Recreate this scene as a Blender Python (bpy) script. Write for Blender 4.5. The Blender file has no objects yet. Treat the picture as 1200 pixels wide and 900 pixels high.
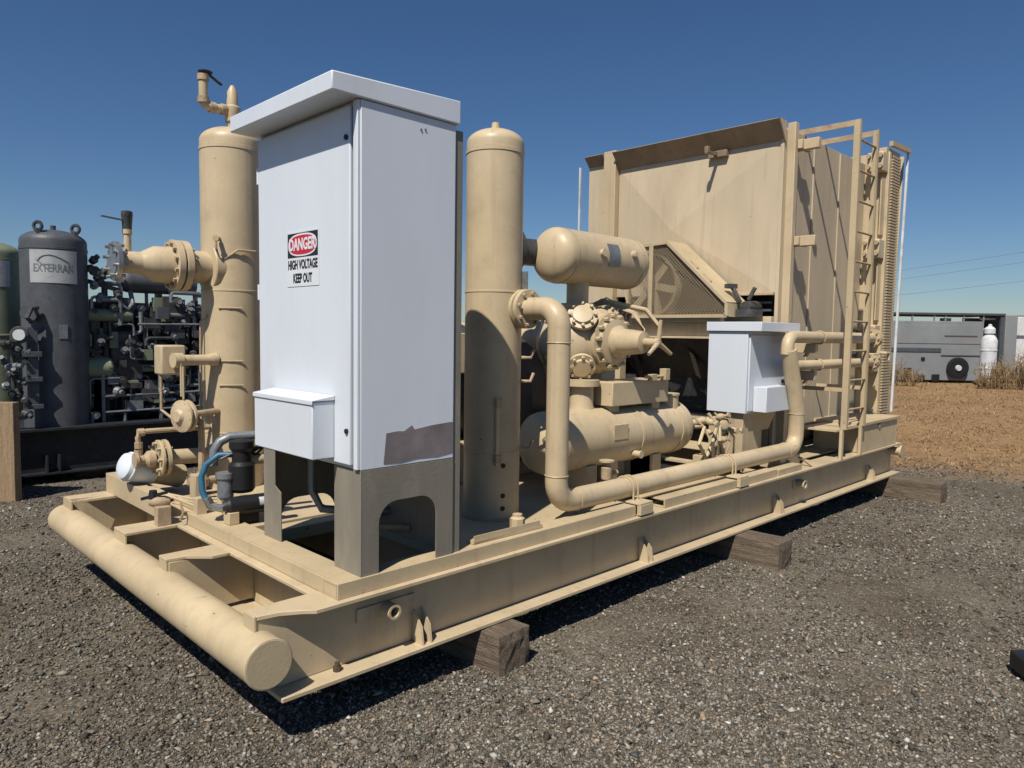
import bpy, math, random
import numpy as np
from mathutils import Vector, Matrix
random.seed(7); RNG = np.random.default_rng(11)
PI = math.pi
scene = bpy.context.scene
COL = scene.collection

# ------------------------------------------------------------------ camera
cam_d = bpy.data.cameras.new('camera'); cam = bpy.data.objects.new('camera', cam_d); COL.objects.link(cam)
scene.camera = cam
CAM = Vector((-1.325, -2.712, 1.75))
ya, pi_, ro = math.radians(45.178), math.radians(-3.963), math.radians(0.839)
fw = Vector((math.cos(ya)*math.cos(pi_), math.sin(ya)*math.cos(pi_), math.sin(pi_)))
r1 = Vector((math.sin(ya), -math.cos(ya), 0)); u1 = r1.cross(fw)
r2 = math.cos(ro)*r1 + math.sin(ro)*u1; u2 = -math.sin(ro)*r1 + math.cos(ro)*u1
cam.matrix_world = Matrix(((r2.x, u2.x, -fw.x, CAM.x), (r2.y, u2.y, -fw.y, CAM.y), (r2.z, u2.z, -fw.z, CAM.z), (0, 0, 0, 1)))
cam_d.sensor_width = 36.0; cam_d.lens = 36.0*850.2/1200.0
cam_d.clip_start = 0.05; cam_d.clip_end = 6000

# ------------------------------------------------------------------ light, sky, exposure
SUN = Vector((1.0, 0.42, -1.5)).normalized()
world = bpy.data.worlds.new('World'); scene.world = world; world.use_nodes = True
nt = world.node_tree; bg = nt.nodes['Background']
sky = nt.nodes.new('ShaderNodeTexSky'); sky.sky_type = 'NISHITA'; sky.sun_disc = False
sky.sun_elevation = math.asin(-SUN.z); sky.sun_rotation = math.atan2(-SUN.x, -SUN.y)
sky.altitude = 300; sky.air_density = 1.0; sky.dust_density = 0.35; sky.ozone_density = 6.0
hs = nt.nodes.new('ShaderNodeHueSaturation'); hs.inputs['Saturation'].default_value = 1.12; hs.inputs['Hue'].default_value = .503
nt.links.new(sky.outputs[0], hs.inputs['Color']); nt.links.new(hs.outputs[0], bg.inputs['Color']); bg.inputs['Strength'].default_value = 0.070
sun_d = bpy.data.lights.new('sun', 'SUN'); sun = bpy.data.objects.new('sun', sun_d); COL.objects.link(sun)
sun_d.energy = 5.0; sun_d.angle = math.radians(0.5); sun_d.color = (1.0, 0.955, 0.875)
sun.location = (-20, -8, 30)
sun.rotation_euler = SUN.to_track_quat('-Z', 'Y').to_euler()
scene.view_settings.view_transform = 'Standard'; scene.view_settings.look = 'None'
scene.view_settings.exposure = 0.0; scene.view_settings.gamma = 1.0
scene.view_settings.use_curve_mapping = False
scene.cycles.diffuse_bounces = 1

# ------------------------------------------------------------------ materials
def mat(name, color, rough=.5, metal=0., var=.12, vscale=3., dirt=.0, dirtcol=(.12, .09, .06), dscale=9., bump=.02, bscale=60., spec=.4, stretch=(1, 1, 1), chips=0., chipcol=(.17, .10, .055), streak=0., wear=0.):
    m = bpy.data.materials.new(name); m.use_nodes = True
    t = m.node_tree; N = t.nodes; L = t.links; b = N['Principled BSDF']
    b.inputs['Roughness'].default_value = rough; b.inputs['Metallic'].default_value = metal
    b.inputs['Specular IOR Level'].default_value = spec
    tc = N.new('ShaderNodeTexCoord'); mp = N.new('ShaderNodeMapping'); mp.inputs['Scale'].default_value = stretch
    L.new(tc.outputs['Object'], mp.inputs['Vector'])
    n1 = N.new('ShaderNodeTexNoise'); n1.inputs['Scale'].default_value = vscale; n1.inputs['Detail'].default_value = 6; n1.inputs['Roughness'].default_value = .62
    L.new(mp.outputs[0], n1.inputs['Vector'])
    r = N.new('ShaderNodeMapRange'); r.inputs['From Min'].default_value = .3; r.inputs['From Max'].default_value = .7
    r.inputs['To Min'].default_value = 1-var; r.inputs['To Max'].default_value = 1+var*.6
    L.new(n1.outputs[0], r.inputs['Value'])
    mul = N.new('ShaderNodeVectorMath'); mul.operation = 'SCALE'; mul.inputs[0].default_value = color
    L.new(r.outputs[0], mul.inputs['Scale'])
    out = mul.outputs[0]
    if dirt > 0:
        n2 = N.new('ShaderNodeTexNoise'); n2.inputs['Scale'].default_value = dscale; n2.inputs['Detail'].default_value = 9; n2.inputs['Roughness'].default_value = .72
        L.new(mp.outputs[0], n2.inputs['Vector'])
        r2_ = N.new('ShaderNodeMapRange'); r2_.inputs['From Min'].default_value = .50; r2_.inputs['From Max'].default_value = .78
        r2_.inputs['To Max'].default_value = dirt; L.new(n2.outputs[0], r2_.inputs['Value'])
        mx = N.new('ShaderNodeMix'); mx.data_type = 'RGBA'; L.new(r2_.outputs[0], mx.inputs['Factor'])
        L.new(out, mx.inputs['A']); mx.inputs['B'].default_value = (*dirtcol, 1); out = mx.outputs['Result']
    if chips > 0:
        n4 = N.new('ShaderNodeTexNoise'); n4.inputs['Scale'].default_value = 22; n4.inputs['Detail'].default_value = 5; n4.inputs['Roughness'].default_value = .6
        L.new(tc.outputs['Object'], n4.inputs['Vector'])
        r4 = N.new('ShaderNodeMapRange'); r4.inputs['From Min'].default_value = .735-.05*chips; r4.inputs['From Max'].default_value = .75-.05*chips
        L.new(n4.outputs[0], r4.inputs['Value'])
        mx = N.new('ShaderNodeMix'); mx.data_type = 'RGBA'; L.new(r4.outputs[0], mx.inputs['Factor'])
        L.new(out, mx.inputs['A']); mx.inputs['B'].default_value = (*chipcol, 1); out = mx.outputs['Result']
    if streak > 0:
        m5 = N.new('ShaderNodeMapping'); m5.inputs['Scale'].default_value = (16, 16, .7); L.new(tc.outputs['Object'], m5.inputs['Vector'])
        n5 = N.new('ShaderNodeTexNoise'); n5.inputs['Scale'].default_value = 1.; n5.inputs['Detail'].default_value = 5; L.new(m5.outputs[0], n5.inputs['Vector'])
        r5 = N.new('ShaderNodeMapRange'); r5.inputs['From Min'].default_value = .56; r5.inputs['From Max'].default_value = .80; r5.inputs['To Max'].default_value = streak; L.new(n5.outputs[0], r5.inputs['Value'])
        mx = N.new('ShaderNodeMix'); mx.data_type = 'RGBA'; L.new(r5.outputs[0], mx.inputs['Factor']); L.new(out, mx.inputs['A']); mx.inputs['B'].default_value = (*dirtcol, 1); out = mx.outputs['Result']
    if wear > 0:
        be = N.new('ShaderNodeBevel'); be.samples = 4; be.inputs['Radius'].default_value = .007
        ge = N.new('ShaderNodeNewGeometry'); dp = N.new('ShaderNodeVectorMath'); dp.operation = 'DOT_PRODUCT'; L.new(be.outputs[0], dp.inputs[0]); L.new(ge.outputs['Normal'], dp.inputs[1])
        n6 = N.new('ShaderNodeTexNoise'); n6.inputs['Scale'].default_value = 13; n6.inputs['Detail'].default_value = 6; n6.inputs['Roughness'].default_value = .7; L.new(tc.outputs['Object'], n6.inputs['Vector'])
        sb = N.new('ShaderNodeMath'); sb.operation = 'MULTIPLY_ADD'; L.new(dp.outputs['Value'], sb.inputs[0]); sb.inputs[1].default_value = -1.6; sb.inputs[2].default_value = 1.6
        ad = N.new('ShaderNodeMath'); ad.operation = 'ADD'; L.new(sb.outputs[0], ad.inputs[0]); L.new(n6.outputs[0], ad.inputs[1])
        r6 = N.new('ShaderNodeMapRange'); r6.inputs['From Min'].default_value = .74; r6.inputs['From Max'].default_value = .84; r6.inputs['To Max'].default_value = wear; L.new(ad.outputs[0], r6.inputs['Value'])
        mx = N.new('ShaderNodeMix'); mx.data_type = 'RGBA'; L.new(r6.outputs[0], mx.inputs['Factor']); L.new(out, mx.inputs['A']); mx.inputs['B'].default_value = (*chipcol, 1); out = mx.outputs['Result']
    L.new(out, b.inputs['Base Color'])
    n3 = N.new('ShaderNodeTexNoise'); n3.inputs['Scale'].default_value = bscale; n3.inputs['Detail'].default_value = 3
    L.new((mp.outputs[0] if stretch[0] > 5 else tc.outputs['Object']), n3.inputs['Vector'])
    bp = N.new('ShaderNodeBump'); bp.inputs['Strength'].default_value = 1.0; bp.inputs['Distance'].default_value = bump*.01
    L.new(n3.outputs[0], bp.inputs['Height']); L.new(bp.outputs[0], b.inputs['Normal'])
    return m
M = {}
M['tan'] = mat('tan_paint', (.58, .455, .285), .42, var=.14, vscale=2.2, dirt=.42, dirtcol=(.30, .21, .125), dscale=6, bump=.05, bscale=90, chips=.5, streak=.45, wear=.75)
M['tan_dusty'] = mat('dusty_tan_paint', (.55, .43, .262), .6, var=.2, vscale=2.5, dirt=.6, dirtcol=(.31, .23, .15), dscale=5, bump=.09, bscale=70, chips=.9, streak=.35, wear=.75)
M['tan_sheet'] = mat('tan_sheet_metal', (.56, .45, .305), .6, var=.16, vscale=1.3, dirt=.35, dirtcol=(.33, .245, .16), dscale=3.2, bump=.06, bscale=50, stretch=(1, 1, .35), chips=.25, streak=.5, wear=.6)
M['tan_rust'] = mat('rust_stained_tan', (.46, .34, .215), .6, var=.25, vscale=9, dirt=.7, dirtcol=(.22, .12, .065), dscale=14, bump=.3)
M['white'] = mat('white_enamel', (.70, .735, .78), .35, var=.05, vscale=1.5, dirt=.14, dirtcol=(.42, .42, .40), dscale=4, bump=.02, bscale=30, stretch=(1, 1, .3), spec=.5, streak=.10)
M['lip'] = mat('weathered_shaded_tan', (.30, .22, .145), .65, var=.25, vscale=4, dirt=.5, dirtcol=(.17, .105, .06), dscale=9, bump=.1)  # weathered tan, darkened to hold the shade under the flared rim
M['white2'] = mat('weathered_white_paint', (.64, .65, .65), .55, var=.15, vscale=3, dirt=.8, dirtcol=(.26, .22, .17), dscale=4, bump=.1)
M['stand'] = mat('grey_beige_stand_paint', (.235, .21, .165), .5, var=.16, vscale=5, dirt=.45, dirtcol=(.36, .30, .22), dscale=10, bump=.1, stretch=(1, 1, .3))
M['patch'] = mat('adhesive_residue', (.23, .195, .19), .8, var=.35, vscale=5, dirt=.5, dirtcol=(.26, .22, .21), dscale=11, bump=.06)
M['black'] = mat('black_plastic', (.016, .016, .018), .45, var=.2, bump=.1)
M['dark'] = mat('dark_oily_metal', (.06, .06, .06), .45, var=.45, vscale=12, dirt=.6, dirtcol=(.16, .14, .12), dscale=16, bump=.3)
M['charcoal'] = mat('charcoal_paint', (.085, .09, .098), .5, var=.22, vscale=5, dirt=.5, dirtcol=(.02, .02, .022), dscale=9, bump=.2)
M['skid_black'] = mat('black_skid_paint', (.022, .024, .03), .5, var=.3, vscale=5, dirt=.4, dirtcol=(.10, .085, .07), dscale=12, bump=.2)
M['green'] = mat('olive_green_paint', (.21, .24, .15), .5, var=.2, vscale=5, dirt=.4, dirtcol=(.2, .2, .12), dscale=9, bump=.2)
M['steel'] = mat('bare_steel', (.42, .42, .42), .38, metal=.8, var=.2, vscale=14, dirt=.4, dirtcol=(.2, .14, .1), bump=.1)
M['steelgrey'] = mat('grey_steel', (.22, .23, .24), .45, metal=.3, var=.25, vscale=14, bump=.2)
M['blue'] = mat('blue_hose_rubber', (.03, .13, .22), .42, var=.2, vscale=20, dirt=.3, bump=.05)
M['guard'] = mat('shaded_dark_brown', (.07, .05, .035), .6, var=.3, vscale=5, dirt=.5, dirtcol=(.14, .10, .07), bump=.1)  # dark brown puts the shade into the coupling guard's colour
M['red'] = mat('sign_red', (.55, .02, .04), .5, var=.05)
M['ink'] = mat('sign_black_ink', (.02, .02, .025), .5, var=.05)
M['paper'] = mat('sign_white', (.72, .74, .76), .5, var=.04)
M['wood'] = mat('old_timber', (.26, .18, .12), .85, var=.45, vscale=5, dirt=.7, dirtcol=(.07, .045, .03), dscale=12, bump=2.2, bscale=40, stretch=(1, 1, 6))
M['wooddark'] = mat('dark_timber_dunnage', (.20, .15, .105), .9, var=.45, vscale=4, dirt=.8, dirtcol=(.06, .045, .033), dscale=14, bump=1.6, bscale=26, stretch=(9, .5, 9))
M['woodpale'] = mat('pale_plywood', (.36, .25, .145), .8, var=.25, vscale=6, dirt=.5, dirtcol=(.22, .14, .08), dscale=5, bump=.8, bscale=60, stretch=(6, 6, .6))
M['silver'] = mat('silver_placard', (.52, .52, .5), .4, metal=.3, var=.2, vscale=9, dirt=.4, dirtcol=(.3, .3, .3), bump=.2)
M['grey'] = mat('light_grey_metal', (.235, .25, .255), .55, var=.18, vscale=.6, dirt=.5, dirtcol=(.22, .16, .12), dscale=1.1, bump=.3, bscale=12)
M['greydark'] = mat('dark_grey_metal', (.07, .08, .09), .6, var=.2, bump=.2)
M['weed'] = mat('dry_weed_stems', (.30, .20, .10), .9, var=.35, vscale=20)
M['cable'] = mat('overhead_cable', (.16, .18, .21), .7)

def mesh_screen_mat():
    m = bpy.data.materials.new('expanded_metal_mesh'); m.use_nodes = True
    t = m.node_tree; N = t.nodes; L = t.links; b = N['Principled BSDF']; b.inputs['Base Color'].default_value = (.40, .30, .19, 1); b.inputs['Roughness'].default_value = .6
    tc = N.new('ShaderNodeTexCoord')
    mp = N.new('ShaderNodeMapping'); mp.inputs['Rotation'].default_value = (math.radians(45), 0, 0); mp.inputs['Scale'].default_value = (0, 42, 42)
    L.new(tc.outputs['Object'], mp.inputs['Vector'])
    fr = N.new('ShaderNodeVectorMath'); fr.operation = 'FRACTION'; L.new(mp.outputs[0], fr.inputs[0])
    sp = N.new('ShaderNodeSeparateXYZ'); L.new(fr.outputs[0], sp.inputs[0])
    a = N.new('ShaderNodeMath'); a.operation = 'LESS_THAN'; a.inputs[1].default_value = .17; L.new(sp.outputs['Y'], a.inputs[0])
    c = N.new('ShaderNodeMath'); c.operation = 'LESS_THAN'; c.inputs[1].default_value = .17; L.new(sp.outputs['Z'], c.inputs[0])
    mx = N.new('ShaderNodeMath'); mx.operation = 'MAXIMUM'; L.new(a.outputs[0], mx.inputs[0]); L.new(c.outputs[0], mx.inputs[1])
    L.new(mx.outputs[0], b.inputs['Alpha'])
    return m
M['screen'] = mesh_screen_mat()

def attr_mat(name, rough=.9):
    m = bpy.data.materials.new(name); m.use_nodes = True
    t = m.node_tree; b = t.nodes['Principled BSDF']; b.inputs['Roughness'].default_value = rough; b.inputs['Specular IOR Level'].default_value = .25
    a = t.nodes.new('ShaderNodeAttribute'); a.attribute_name = 'tint'; t.links.new(a.outputs['Color'], b.inputs['Base Color'])
    return m
M['stone'] = attr_mat('crushed_stone'); M['straw'] = attr_mat('dry_straw')

# ------------------------------------------------------------------ mesh builder
def V(p): return Vector(p)
def frame(axis):
    z = V(axis).normalized(); x = z.orthogonal().normalized()
    if abs(z.z) > .99: x = Vector((1, 0, 0))
    y = z.cross(x); return x, y, z
class G:
    def __init__(s): s.v = []; s.f = []; s.m = []; s.mi = 0
    def face(s, f): s.f.append(f); s.m.append(s.mi)
    def box(s, x0, x1, y0, y1, z0, z1):
        o = len(s.v); s.v += [(x, y, z) for z in (z0, z1) for y in (y0, y1) for x in (x0, x1)]
        for f in ((0, 2, 3, 1), (4, 5, 7, 6), (0, 1, 5, 4), (2, 6, 7, 3), (0, 4, 6, 2), (1, 3, 7, 5)): s.face([o+i for i in f])
        return s
    def obox(s, a, b, w, h, up=(0, 0, 1)):           # bar from a to b, width w, height h
        a = V(a); b = V(b); z = (b-a).normalized(); x = z.cross(V(up)).normalized(); y = x.cross(z)
        o = len(s.v)
        for p in (a, b):
            for i, j in ((-1, -1), (1, -1), (1, 1), (-1, 1)): s.v.append(tuple(p+x*i*w/2+y*j*h/2))
        for f in ((0, 1, 2, 3), (7, 6, 5, 4), (0, 4, 5, 1), (1, 5, 6, 2), (2, 6, 7, 3), (3, 7, 4, 0)): s.face([o+i for i in f])
        return s
    def loft(s, rings, cap0=True, cap1=True, close=False):
        n = len(rings[0]); o = len(s.v)
        for r in rings: s.v += [tuple(p) for p in r]
        k = len(rings)
        for i in range(k-1 if not close else k):
            a = o+i*n; b = o+((i+1) % k)*n
            for j in range(n): s.face([a+j, a+(j+1) % n, b+(j+1) % n, b+j])
        if not close:
            if cap0: s.face([o+j for j in range(n)][::-1])
            if cap1: s.face([o+(k-1)*n+j for j in range(n)])
        return s
    def lathe(s, org, axis, prof, n=24, cap=True):     # prof: (h, r)
        x, y, z = frame(axis); org = V(org)
        rings = [[org+z*h+(x*math.cos(2*PI*j/n)+y*math.sin(2*PI*j/n))*max(r, .0004) for j in range(n)] for h, r in prof]
        return s.loft(rings, cap, cap)
    def cyl(s, a, b, r, r1=None, n=20):
        a = V(a); b = V(b); return s.lathe(a, b-a, [(0, r), ((b-a).length, r if r1 is None else r1)], n)
    def tube(s, pts, r, n=12):
        pts = [V(p) for p in pts]; rings = []; x = None
        for i, p in enumerate(pts):
            t = (pts[min(i+1, len(pts)-1)]-pts[max(i-1, 0)]).normalized()
            if x is None: x = frame(t)[0]
            x = (x-t*x.dot(t)).normalized(); y = t.cross(x)
            rings.append([p+(x*math.cos(2*PI*j/n)+y*math.sin(2*PI*j/n))*r for j in range(n)])
        return s.loft(rings)
    def prism(s, pts, vec):                          # planar outline pts extruded along vec
        vec = V(vec); a = [V(p) for p in pts]; n = len(a); o = len(s.v)
        s.v += [tuple(p) for p in a]+[tuple(p+vec) for p in a]
        s.face([o+j for j in range(n)][::-1]); s.face([o+n+j for j in range(n)])
        for j in range(n): s.face([o+j, o+(j+1) % n, o+n+(j+1) % n, o+n+j])
        return s
    def ring(s, org, axis, r, rr, n=28, m=8):        # torus
        x, y, z = frame(axis); org = V(org); rings = []
        for i in range(n):
            d = x*math.cos(2*PI*i/n)+y*math.sin(2*PI*i/n)
            rings.append([org+d*(r+rr*math.cos(2*PI*j/m))+z*rr*math.sin(2*PI*j/m) for j in range(m)])
        return s.loft(rings, close=True)
    def add(s, other):
        o = len(s.v); s.v += other.v; s.f += [[i+o for i in f] for f in other.f]; s.m += other.m; return s
    def bolts(s, org, axis, R, r, h, k, n=6, ph=0.):
        x, y, z = frame(axis)
        for i in range(k):
            c = V(org)+(x*math.cos(2*PI*i/k+ph)+y*math.sin(2*PI*i/k+ph))*R
            s.lathe(c, z, [(-h, r), (h, r)], n)
        return s
ORG = {}
def worldpos(o): return ORG.get(o.name, Vector((0, 0, 0)))
def tag(o, label=None, cat=None, group=None, kind=None):
    if label: o['label'] = label
    if cat: o['category'] = cat
    if group: o['group'] = group
    if kind: o['kind'] = kind
    return o
def thing(name, loc, label, cat, group=None):
    o = bpy.data.objects.new(name, None); COL.objects.link(o); o.empty_display_size = .2
    o.location = loc; ORG[o.name] = V(loc); return tag(o, label, cat, group)
def build(name, g, m, parent=None, bevel=0., smooth=True, org=None, angle=35, label=None):
    if org is None: org = worldpos(parent) if parent else Vector((0, 0, 0))
    org = V(org)
    me = bpy.data.meshes.new(name)
    me.from_pydata([(v[0]-org.x, v[1]-org.y, v[2]-org.z) for v in g.v], [], g.f)
    ms = m if isinstance(m, (list, tuple)) else [m]
    for k in ms: me.materials.append(M[k])
    if len(ms) > 1: me.polygons.foreach_set('material_index', g.m)
    import bmesh
    bm = bmesh.new(); bm.from_mesh(me); bmesh.ops.recalc_face_normals(bm, faces=bm.faces); bm.to_mesh(me); bm.free()
    if smooth:
        me.polygons.foreach_set('use_smooth', [True]*len(me.polygons)); me.set_sharp_from_angle(angle=math.radians(angle))
    o = bpy.data.objects.new(name, me); COL.objects.link(o)
    if parent: o.parent = parent; o.location = org-worldpos(parent)
    else: o.location = org
    ORG[o.name] = org.copy()
    if bevel:
        b = o.modifiers.new('bevel', 'BEVEL'); b.width = bevel; b.segments = 2; b.limit_method = 'ANGLE'; b.angle_limit = math.radians(50)
    if label: o['label'] = label
    return o
def inst(name, me, loc, parent, rot=None, scale=None):
    o = bpy.data.objects.new(name, me); COL.objects.link(o); o.parent = parent
    o.location = V(loc)-worldpos(parent)
    if rot is not None: o.rotation_euler = rot
    if scale is not None: o.scale = scale
    ORG[o.name] = V(loc); return o
def arc(c, a, b, r, k=8):                            # quarter arc round c from c+a*r to c+b*r
    c = V(c); a = V(a); b = V(b)
    return [c+a*r*math.cos(t)+b*r*math.sin(t) for t in [PI/2*i/k for i in range(k+1)]]
def bolt_mesh(name, axis, r, h, m, n=6):
    g = G().lathe((0, 0, 0), axis, [(-h, r), (h, r)], n)
    me = bpy.data.meshes.new(name); me.from_pydata(g.v, [], g.f); me.materials.append(M[m]); return me
def ring_pts(org, axis, R, k, ph=0.):
    x, y, z = frame(axis); return [V(org)+(x*math.cos(2*PI*i/k+ph)+y*math.sin(2*PI*i/k+ph))*R for i in range(k)]
def head_profile(R, h0, rise, k=7):                  # 2:1 domed head
    return [(h0+rise*math.sin(t), R*math.cos(t)) for t in [PI/2*i/k for i in range(k+1)]]
def text_obj(name, body, size, loc, rot, m, parent, sx=1., align='CENTER', depth=.0012, bold=0.):
    c = bpy.data.curves.new(name, 'FONT'); c.body = body; c.size = size; c.align_x = align; c.align_y = 'CENTER'
    c.extrude = depth; c.offset = bold; c.resolution_u = 3
    t = bpy.data.objects.new(name, c); COL.objects.link(t); bpy.context.view_layer.update()
    me = bpy.data.meshes.new_from_object(t); bpy.data.objects.remove(t)
    me.materials.clear(); me.materials.append(M[m])
    o = bpy.data.objects.new(name, me); COL.objects.link(o); o.parent = parent
    o.location = V(loc)-worldpos(parent); o.rotation_euler = rot; o.scale = (sx, 1, 1)
    return o
FACE_NX = (PI/2, 0, -PI/2)                           # lettering upright, read from -X
FACE_NY = (PI/2, 0, 0)                               # lettering upright, read from -Y

# ------------------------------------------------------------------ ground
def fbm(x, y, f, seed):
    rg = np.random.default_rng(seed); z = 0
    for k in range(5):
        a = rg.uniform(0, 6.28, 4); th = rg.uniform(0, 6.28, 2)
        z = z+np.sin(f*(x*np.cos(th[0])+y*np.sin(th[0]))+a[0])*np.cos(f*(x*np.sin(th[1])-y*np.cos(th[1]))+a[1])/(1+k)
        f *= 1.9
    return z
def gz(x, y):                                        # small unevenness of the yard
    return .010*fbm(x, y, 1.7, 3)+.005*fbm(x, y, 9., 5)+.0025*fbm(x, y, 31., 6)+.05*np.clip((y-1-.6*x)/6, 0, 1)*np.clip((.6-x)/2, 0, 1)
def grass_mask(x, y):                                # >0 where dry grass takes over from gravel
    d = x-9.3-(.0*y)+.9*fbm(x, y, .7, 9)+.35*fbm(x, y, 3., 10)
    return d
xs = np.concatenate([np.linspace(-6, 12, 601), 12+np.geomspace(.1, 3000, 60)]); xs = np.concatenate([-6-np.geomspace(.1, 3000, 30)[::-1], xs])
ys = np.concatenate([np.linspace(-6, 12, 601), 12+np.geomspace(.1, 3000, 60)]); ys = np.concatenate([-6-np.geomspace(.1, 3000, 30)[::-1], ys])
X, Y = np.meshgrid(xs, ys, indexing='ij'); Z = gz(X, Y)*np.clip(1-(np.maximum(np.abs(X-3), np.abs(Y-3))-9)/8, 0, 1)
nx, ny = X.shape; vv = np.stack([X, Y, Z], -1).reshape(-1, 3)
I = np.arange(nx*ny).reshape(nx, ny)
q = np.stack([I[:-1, :-1], I[1:, :-1], I[1:, 1:], I[:-1, 1:]], -1).reshape(-1, 4)
def np_mesh(name, v, f, m, smooth=False, tint=None):
    k = f.shape[1]; me = bpy.data.meshes.new(name); me.vertices.add(len(v)); me.vertices.foreach_set('co', v.astype(np.float32).ravel())
    me.loops.add(f.size); me.loops.foreach_set('vertex_index', f.astype(np.int32).ravel())
    me.polygons.add(len(f)); me.polygons.foreach_set('loop_start', np.arange(0, f.size, k, dtype=np.int32))
    me.update(calc_edges=True)
    if smooth: me.polygons.foreach_set('use_smooth', np.ones(len(f), bool))
    if tint is not None:
        a = me.color_attributes.new('tint', 'FLOAT_COLOR', 'POINT'); a.data.foreach_set('color', np.concatenate([tint, np.ones((len(tint), 1))], 1).astype(np.float32).ravel())
    me.materials.append(m); me.validate(); o = bpy.data.objects.new(name, me); COL.objects.link(o); return o
def ground_mat():
    m = bpy.data.materials.new('gravel_and_dry_soil'); m.use_nodes = True
    t = m.node_tree; N = t.nodes; L = t.links; b = N['Principled BSDF']; b.inputs['Roughness'].default_value = .95; b.inputs['Specular IOR Level'].default_value = .15
    g = N.new('ShaderNodeNewGeometry'); pos = g.outputs['Position']
    def noise(s, d=6, ro=.65):
        n = N.new('ShaderNodeTexNoise'); n.inputs['Scale'].default_value = s; n.inputs['Detail'].default_value = d; n.inputs['Roughness'].default_value = ro; L.new(pos, n.inputs['Vector']); return n.outputs[0]
    def ramp(v, pts):
        r = N.new('ShaderNodeValToRGB'); L.new(v, r.inputs[0]); e = r.color_ramp.elements
        e[0].position, e[0].color = pts[0][0], (*pts[0][1], 1); e[1].position, e[1].color = pts[-1][0], (*pts[-1][1], 1)
        for p, c in pts[1:-1]: k = e.new(p); k.color = (*c, 1)
        return r.outputs[0]
    def mix(f, a, c):
        x = N.new('ShaderNodeMix'); x.data_type = 'RGBA'
        if isinstance(f, float): x.inputs['Factor'].default_value = f
        else: L.new(f, x.inputs['Factor'])
        L.new(a, x.inputs['A']); L.new(c, x.inputs['B']); return x.outputs['Result']
    vo = N.new('ShaderNodeTexVoronoi'); vo.inputs['Scale'].default_value = 95; L.new(pos, vo.inputs['Vector'])
    sp = N.new('ShaderNodeSeparateColor'); L.new(vo.outputs['Color'], sp.inputs[0])
    chips = ramp(sp.outputs[0], [(0, (.055, .047, .036)), (.5, (.15, .13, .10)), (.86, (.26, .225, .18)), (1., (.36, .33, .28))])
    fine = ramp(noise(38, 8, .75), [(.3, (.07, .06, .045)), (.55, (.17, .148, .115)), (.75, (.29, .25, .20))])
    grav = mix(.55, fine, chips)  # base kept dark to stand in for shadow between the stones
    big = ramp(noise(.9, 5), [(.32, (.66, .60, .53)), (.5, (.95, .92, .87)), (.66, (1.18, 1.15, 1.10))])
    mm = N.new('ShaderNodeVectorMath'); mm.operation = 'MULTIPLY'; L.new(grav, mm.inputs[0]); L.new(big, mm.inputs[1]); grav = mm.outputs[0]
    soil = ramp(noise(5, 8, .7), [(.3, (.16, .095, .045)), (.5, (.35, .21, .098)), (.7, (.50, .33, .17))])
    far = ramp(noise(.35, 6, .7), [(.3, (.26, .15, .07)), (.7, (.48, .30, .15))])
    soil = mix(.5, soil, far)
    sx = N.new('ShaderNodeSeparateXYZ'); L.new(pos, sx.inputs[0])
    n = noise(.55, 6, .7)
    a = N.new('ShaderNodeMath'); a.operation = 'MULTIPLY_ADD'; L.new(n, a.inputs[0]); a.inputs[1].default_value = 7.; L.new(sx.outputs['X'], a.inputs[2])
    mr = N.new('ShaderNodeMapRange'); mr.inputs['From Min'].default_value = 11.9; mr.inputs['From Max'].default_value = 14.8; L.new(a.outputs[0], mr.inputs['Value'])
    L.new(mix(mr.outputs[0], grav, soil), b.inputs['Base Color'])
    bp = N.new('ShaderNodeBump'); bp.inputs['Distance'].default_value = .012; bp.inputs['Strength'].default_value = 1.
    hm = N.new('ShaderNodeMath'); hm.operation = 'ADD'; L.new(noise(45, 6, .7), hm.inputs[0]); L.new(sp.outputs[1], hm.inputs[1]); L.new(hm.outputs[0], bp.inputs['Height'])
    L.new(bp.outputs[0], b.inputs['Normal'])
    return m
gr = np_mesh('ground', vv, q, ground_mat(), True); tag(gr, 'brown grey crushed gravel yard running into dry straw coloured field', kind='structure')

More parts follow.
